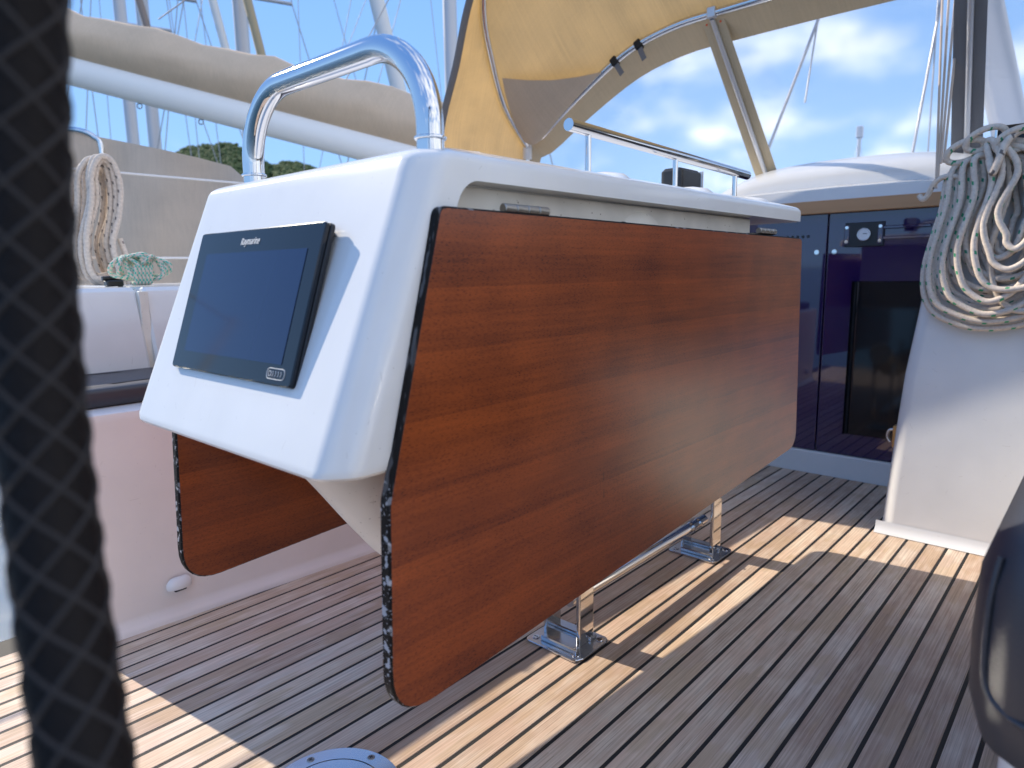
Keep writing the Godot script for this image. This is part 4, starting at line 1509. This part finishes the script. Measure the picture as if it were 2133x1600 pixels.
# ------------------------------------------------------------------ the harbour
func harbour() -> void:
	var water := PlaneMesh.new()
	water.size = Vector2(3000, 3000)
	var wm := mat(lin(0.02, 0.05, 0.07), 0.12)
	wm.normal_enabled = true
	wm.normal_texture = bump(noise_img(256, 256, 0.03, 400, 3), 6.0)
	wm.uv1_scale = Vector3(1500, 1500, 1)
	var w := setting("water", water, wm)
	w.position = Vector3(0, -1.1, 0)
	# neighbour's boom with its sail bag
	var b := thing("boom", "white boom of the next boat with a tan sail bag along its top", "boom")
	var p0 := px(20, 110, 4.4)
	var p1 := px(900, 338, 4.5)
	var dir := (p1 - p0).normalized()
	p0 -= dir * 0.8
	p1 += dir * 0.1
	var up := (Vector3.UP - dir * dir.y).normalized()
	var side := dir.cross(up)
	var rings := []
	var bag := []
	for i in 25:
		var f := i / 24.0
		var c := p0.lerp(p1, f)
		var row := []
		for k in 20:
			var a := TAU * k / 20.0
			row.append(c + up * sin(a) * 0.104 + side * cos(a) * 0.075)
		rings.append(row)
		var g := []
		var hh := 0.235 + 0.05 * f + 0.012 * sin(f * 31.0) + 0.008 * sin(f * 67.0 + 1.0)
		for k in 24:
			var a := TAU * k / 24.0
			var s := sin(a)
			var wd := 0.125 if s < 0.0 else 0.125 * (1.0 - 0.45 * s) + 0.010 * sin(f * 40.0 + k)
			g.append(c + up * (0.075 + hh * 0.5 + s * hh * 0.62) + side * cos(a) * wd)
		bag.append(g)
	part(b, "spar", loft(rings, 60.0), mat(lin(0.95, 0.93, 0.89), 0.3))
	part(b, "sail_bag", loft(bag, 60.0), M.sail_bag)
	for f in [0.45, 0.56]:
		var c := p0.lerp(p1, f) - up * 0.12
		part(b, "eye", tube(ring(c, side, 0.016, 14), 0.004, 6, true), M.wire)
	var lz := []
	for q in [[330, 40, 470, -60], [700, 205, 830, -40]]:
		part(b, "lazy_jack", tube([px(q[0], q[1], 4.4), px(q[2], q[3], 4.4)], 0.004, 6), M.wire)
	# awning of the next boat
	var aw := thing("awning", "grey-beige canvas awning of the next boat behind the lifelines", "awning")
	var rows := []
	var topl := [[120, 262], [205, 285], [270, 298], [340, 312], [410, 328], [480, 346], [520, 380]]
	for i in 8:
		var f := i / 7.0
		var row := []
		for q in topl:
			var p := px(q[0] - 20.0 * f, lerpf(q[1], 760.0, f), 2.75 + 0.16 * f + 0.03 * sin(q[0] * 0.03 + f * 4.0))
			row.append(p)
		rows.append(row)
	part(aw, "sheet", sheet(rows, 70.0, 0.002), M.awning)
	part(aw, "hoop", tube(smooth([px(120, 268, 2.75), px(165, 272, 2.74), px(195, 285, 2.75), px(212, 310, 2.76), px(216, 420, 2.80), px(216, 600, 2.84)], 6), 0.012, 10), M.chrome)
	# masts standing behind
	var masts := [
		# x, y at the foot of what shows, x at the top, depth, half width, kind
		[278, 300, 248, 10.0, 0.085, "pale grey mast rising clear of any sail behind the boom"], [325, 320, 291, 9.0, 0.080, "grey mast with a narrow brown sail furled beside it"],
		[512, 180, 488, 9.0, 0.095, "thick grey mast between a pale and a tan furled sail"], [941, 170, 938, 8.0, 0.090, "grey mast close beside the edge of the tan spray hood"],
		[1783, 400, 1776, 30.0, 0.09, "short far mast seen through the spray hood window"],
	]
	for q in masts:
		var m := thing("mast", q[5], "mast", "masts of moored boats")
		var foot := px(q[0], q[1], q[3])
		foot.y = -0.5
		var hgt := 15.0 if q[0] < 1700 else 6.8
		part(m, "spar", tube([foot, foot + Vector3(0, hgt * 0.5, 0), foot + Vector3(0, hgt, 0)], q[4], 16, false, 0.8), M.mast)
		if q[0] > 1700:
			part(m, "masthead", rbox(foot + Vector3(0, hgt + 0.2, 0), Vector3(0.25, 0.5, 0.25), 0.05, 0.03), M.mast)
		for s in [-1.0, 1.0]:
			var sp := foot + Vector3(0, 4.8, 0)
			var tip := sp + Vector3(s * 0.35, -0.05, -s * 0.55)
			part(m, "spreader", tube([sp, tip], 0.025, 8), M.mast)
			part(m, "shroud", tube([foot + Vector3(s * 0.9, 1.2, -s * 1.3), tip, foot + Vector3(0, hgt * 0.98, 0)], 0.007, 6), M.wire)
	# furled headsails and stays
	for q in [[848, 260, 775, -40, 7.5, 0.085, "pale furled headsail rolled on a leaning forestay", "sail_white"], [483, 150, 432, -40, 8.5, 0.05, "thin pale furled headsail on a leaning forestay beside a mast", "sail_white"], [556, 160, 505, -40, 8.5, 0.055, "tan furled headsail on a leaning forestay", "sail_tan"], [318, 95, 278, -40, 8.0, 0.04, "narrow brown furled sail beside a mast", "sail_brown"]]:
		var fs := thing("furled_sail", q[6], "sail", "furled headsails")
		var a := px(q[0], q[1], q[4])
		var c := px(q[2], q[3], q[4])
		var pts := []
		for i in 7:
			pts.append((a + (a - c) * 0.5).lerp(c + (c - a) * 1.6, i / 6.0))
		var col := lin(0.70, 0.69, 0.66)
		if q[7] == "sail_tan":
			col = lin(0.42, 0.33, 0.20)
		elif q[7] == "sail_brown":
			col = lin(0.25, 0.20, 0.17)
		part(fs, "roll", tube(pts, q[5], 12), mat(col, 0.8))
	var rng := RandomNumberGenerator.new()
	rng.seed = 77
	for q in [[180, 250, 190, -20], [200, 250, 165, -20], [230, 280, 205, -20], [345, 300, 372, -20], [395, 300, 350, -20], [412, 300, 380, -20], [455, 300, 415, -20], [400, 120, 425, -20], [630, 250, 620, -20], [715, 120, 770, -20], [745, 180, 690, -20], [775, 220, 840, -20], [925, 250, 895, -20], [690, 220, 735, -20], [1600, 312, 1724, -10], [1690, 130, 1712, -10], [1906, 292, 1963, -10], [1935, 290, 1955, -10]]:
		var st := thing("stay", "thin wire stay of the rigging above and below the boom" if q[0] < 1500 else "thin wire stay seen through the spray hood window", "stay", "wire stays against the sky")
		var d := rng.randf_range(8.0, 12.0) if q[0] < 1500 else 5.2
		var a := px(q[0], q[1], d)
		var c := px(q[2], q[3], d)
		part(st, "wire", tube([a + (a - c) * 0.6, a, c, c + (c - a)], 0.0065 if q[0] != 1600 and q[0] != 1906 else 0.011, 6), M.wire)
	# own mast and vang, seen through the window
	var om := thing("mast", "thick grey mast of the boat itself seen through the window", "mast")
	var f0 := px(2200, 300, 4.6)
	part(om, "spar", tube([f0 - Vector3(0, 0.4, 0), f0 + Vector3(0, 3, 0), f0 + Vector3(0, 12, 0)], 0.10, 20, false, 0.75), M.mast)
	part(om, "vang", tube([px(2110, 300, 4.4), px(2050, 20, 4.0), px(2035, -60, 3.9)], 0.105, 16, false, 0.7), M.mast)
	# wooded hill
	var hrows := []
	var n := FastNoiseLite.new()
	n.seed = 9
	n.frequency = 0.02
	for i in 9:
		var f := i / 8.0
		var row := []
		for j in 41:
			var u := -300.0 + j * 36.0
			var top := 332.0 + 30.0 * n.get_noise_1d(u * 0.4) + maxf(0.0, (u - 500.0)) * 0.13 - (18.0 if u > 350 and u < 560 else 0.0)
			var a := px(u, 640, 170.0)
			a.y = -2.0
			var b2 := px(u, minf(top, 560.0), 230.0)
			var p := a.lerp(b2, f)
			p.y = lerpf(-2.0, b2.y, pow(f, 0.8))
			row.append(p)
		hrows.append(row)
	setting("hill", sheet(hrows, 70.0), mat(lin(0.035, 0.055, 0.02), 0.9))
	# trees that cover it: one wood, read as a mass
	var mm := MultiMesh.new()
	mm.transform_format = MultiMesh.TRANSFORM_3D
	mm.use_colors = true
	var clump := SphereMesh.new()
	clump.radius = 1.0
	clump.height = 1.7
	clump.radial_segments = 7
	clump.rings = 4
	mm.mesh = clump
	var spots := []
	for i in 8:
		for j in 40:
			var a: Vector3 = hrows[i][j]
			var d1: Vector3 = hrows[i][j + 1] - a
			var d2: Vector3 = hrows[i + 1][j] - a
			for k in 110:
				spots.append(a + d1 * rng.randf() + d2 * rng.randf())
	mm.instance_count = spots.size()
	for i in spots.size():
		var s := rng.randf_range(0.22, 0.85)
		mm.set_instance_transform(i, Transform3D(Basis(Vector3.UP, rng.randf() * TAU).scaled(Vector3(s, s * rng.randf_range(0.7, 1.1), s)), spots[i] + Vector3(0, s * 0.5, 0)))
		mm.set_instance_color(i, Color(0.035, 0.065, 0.018).lerp(Color(0.085, 0.115, 0.035), rng.randf()))
	var wood := MultiMeshInstance3D.new()
	wood.name = "hillside_wood"
	wood.multimesh = mm
	var fm := mat(Color.WHITE, 0.9)
	fm.vertex_color_use_as_albedo = true
	wood.material_override = fm
	add_child(wood)
	wood.set_meta("kind", "stuff")
	wood.set_meta("label", "dark green trees covering the far hill")
	wood.set_meta("category", "wood")
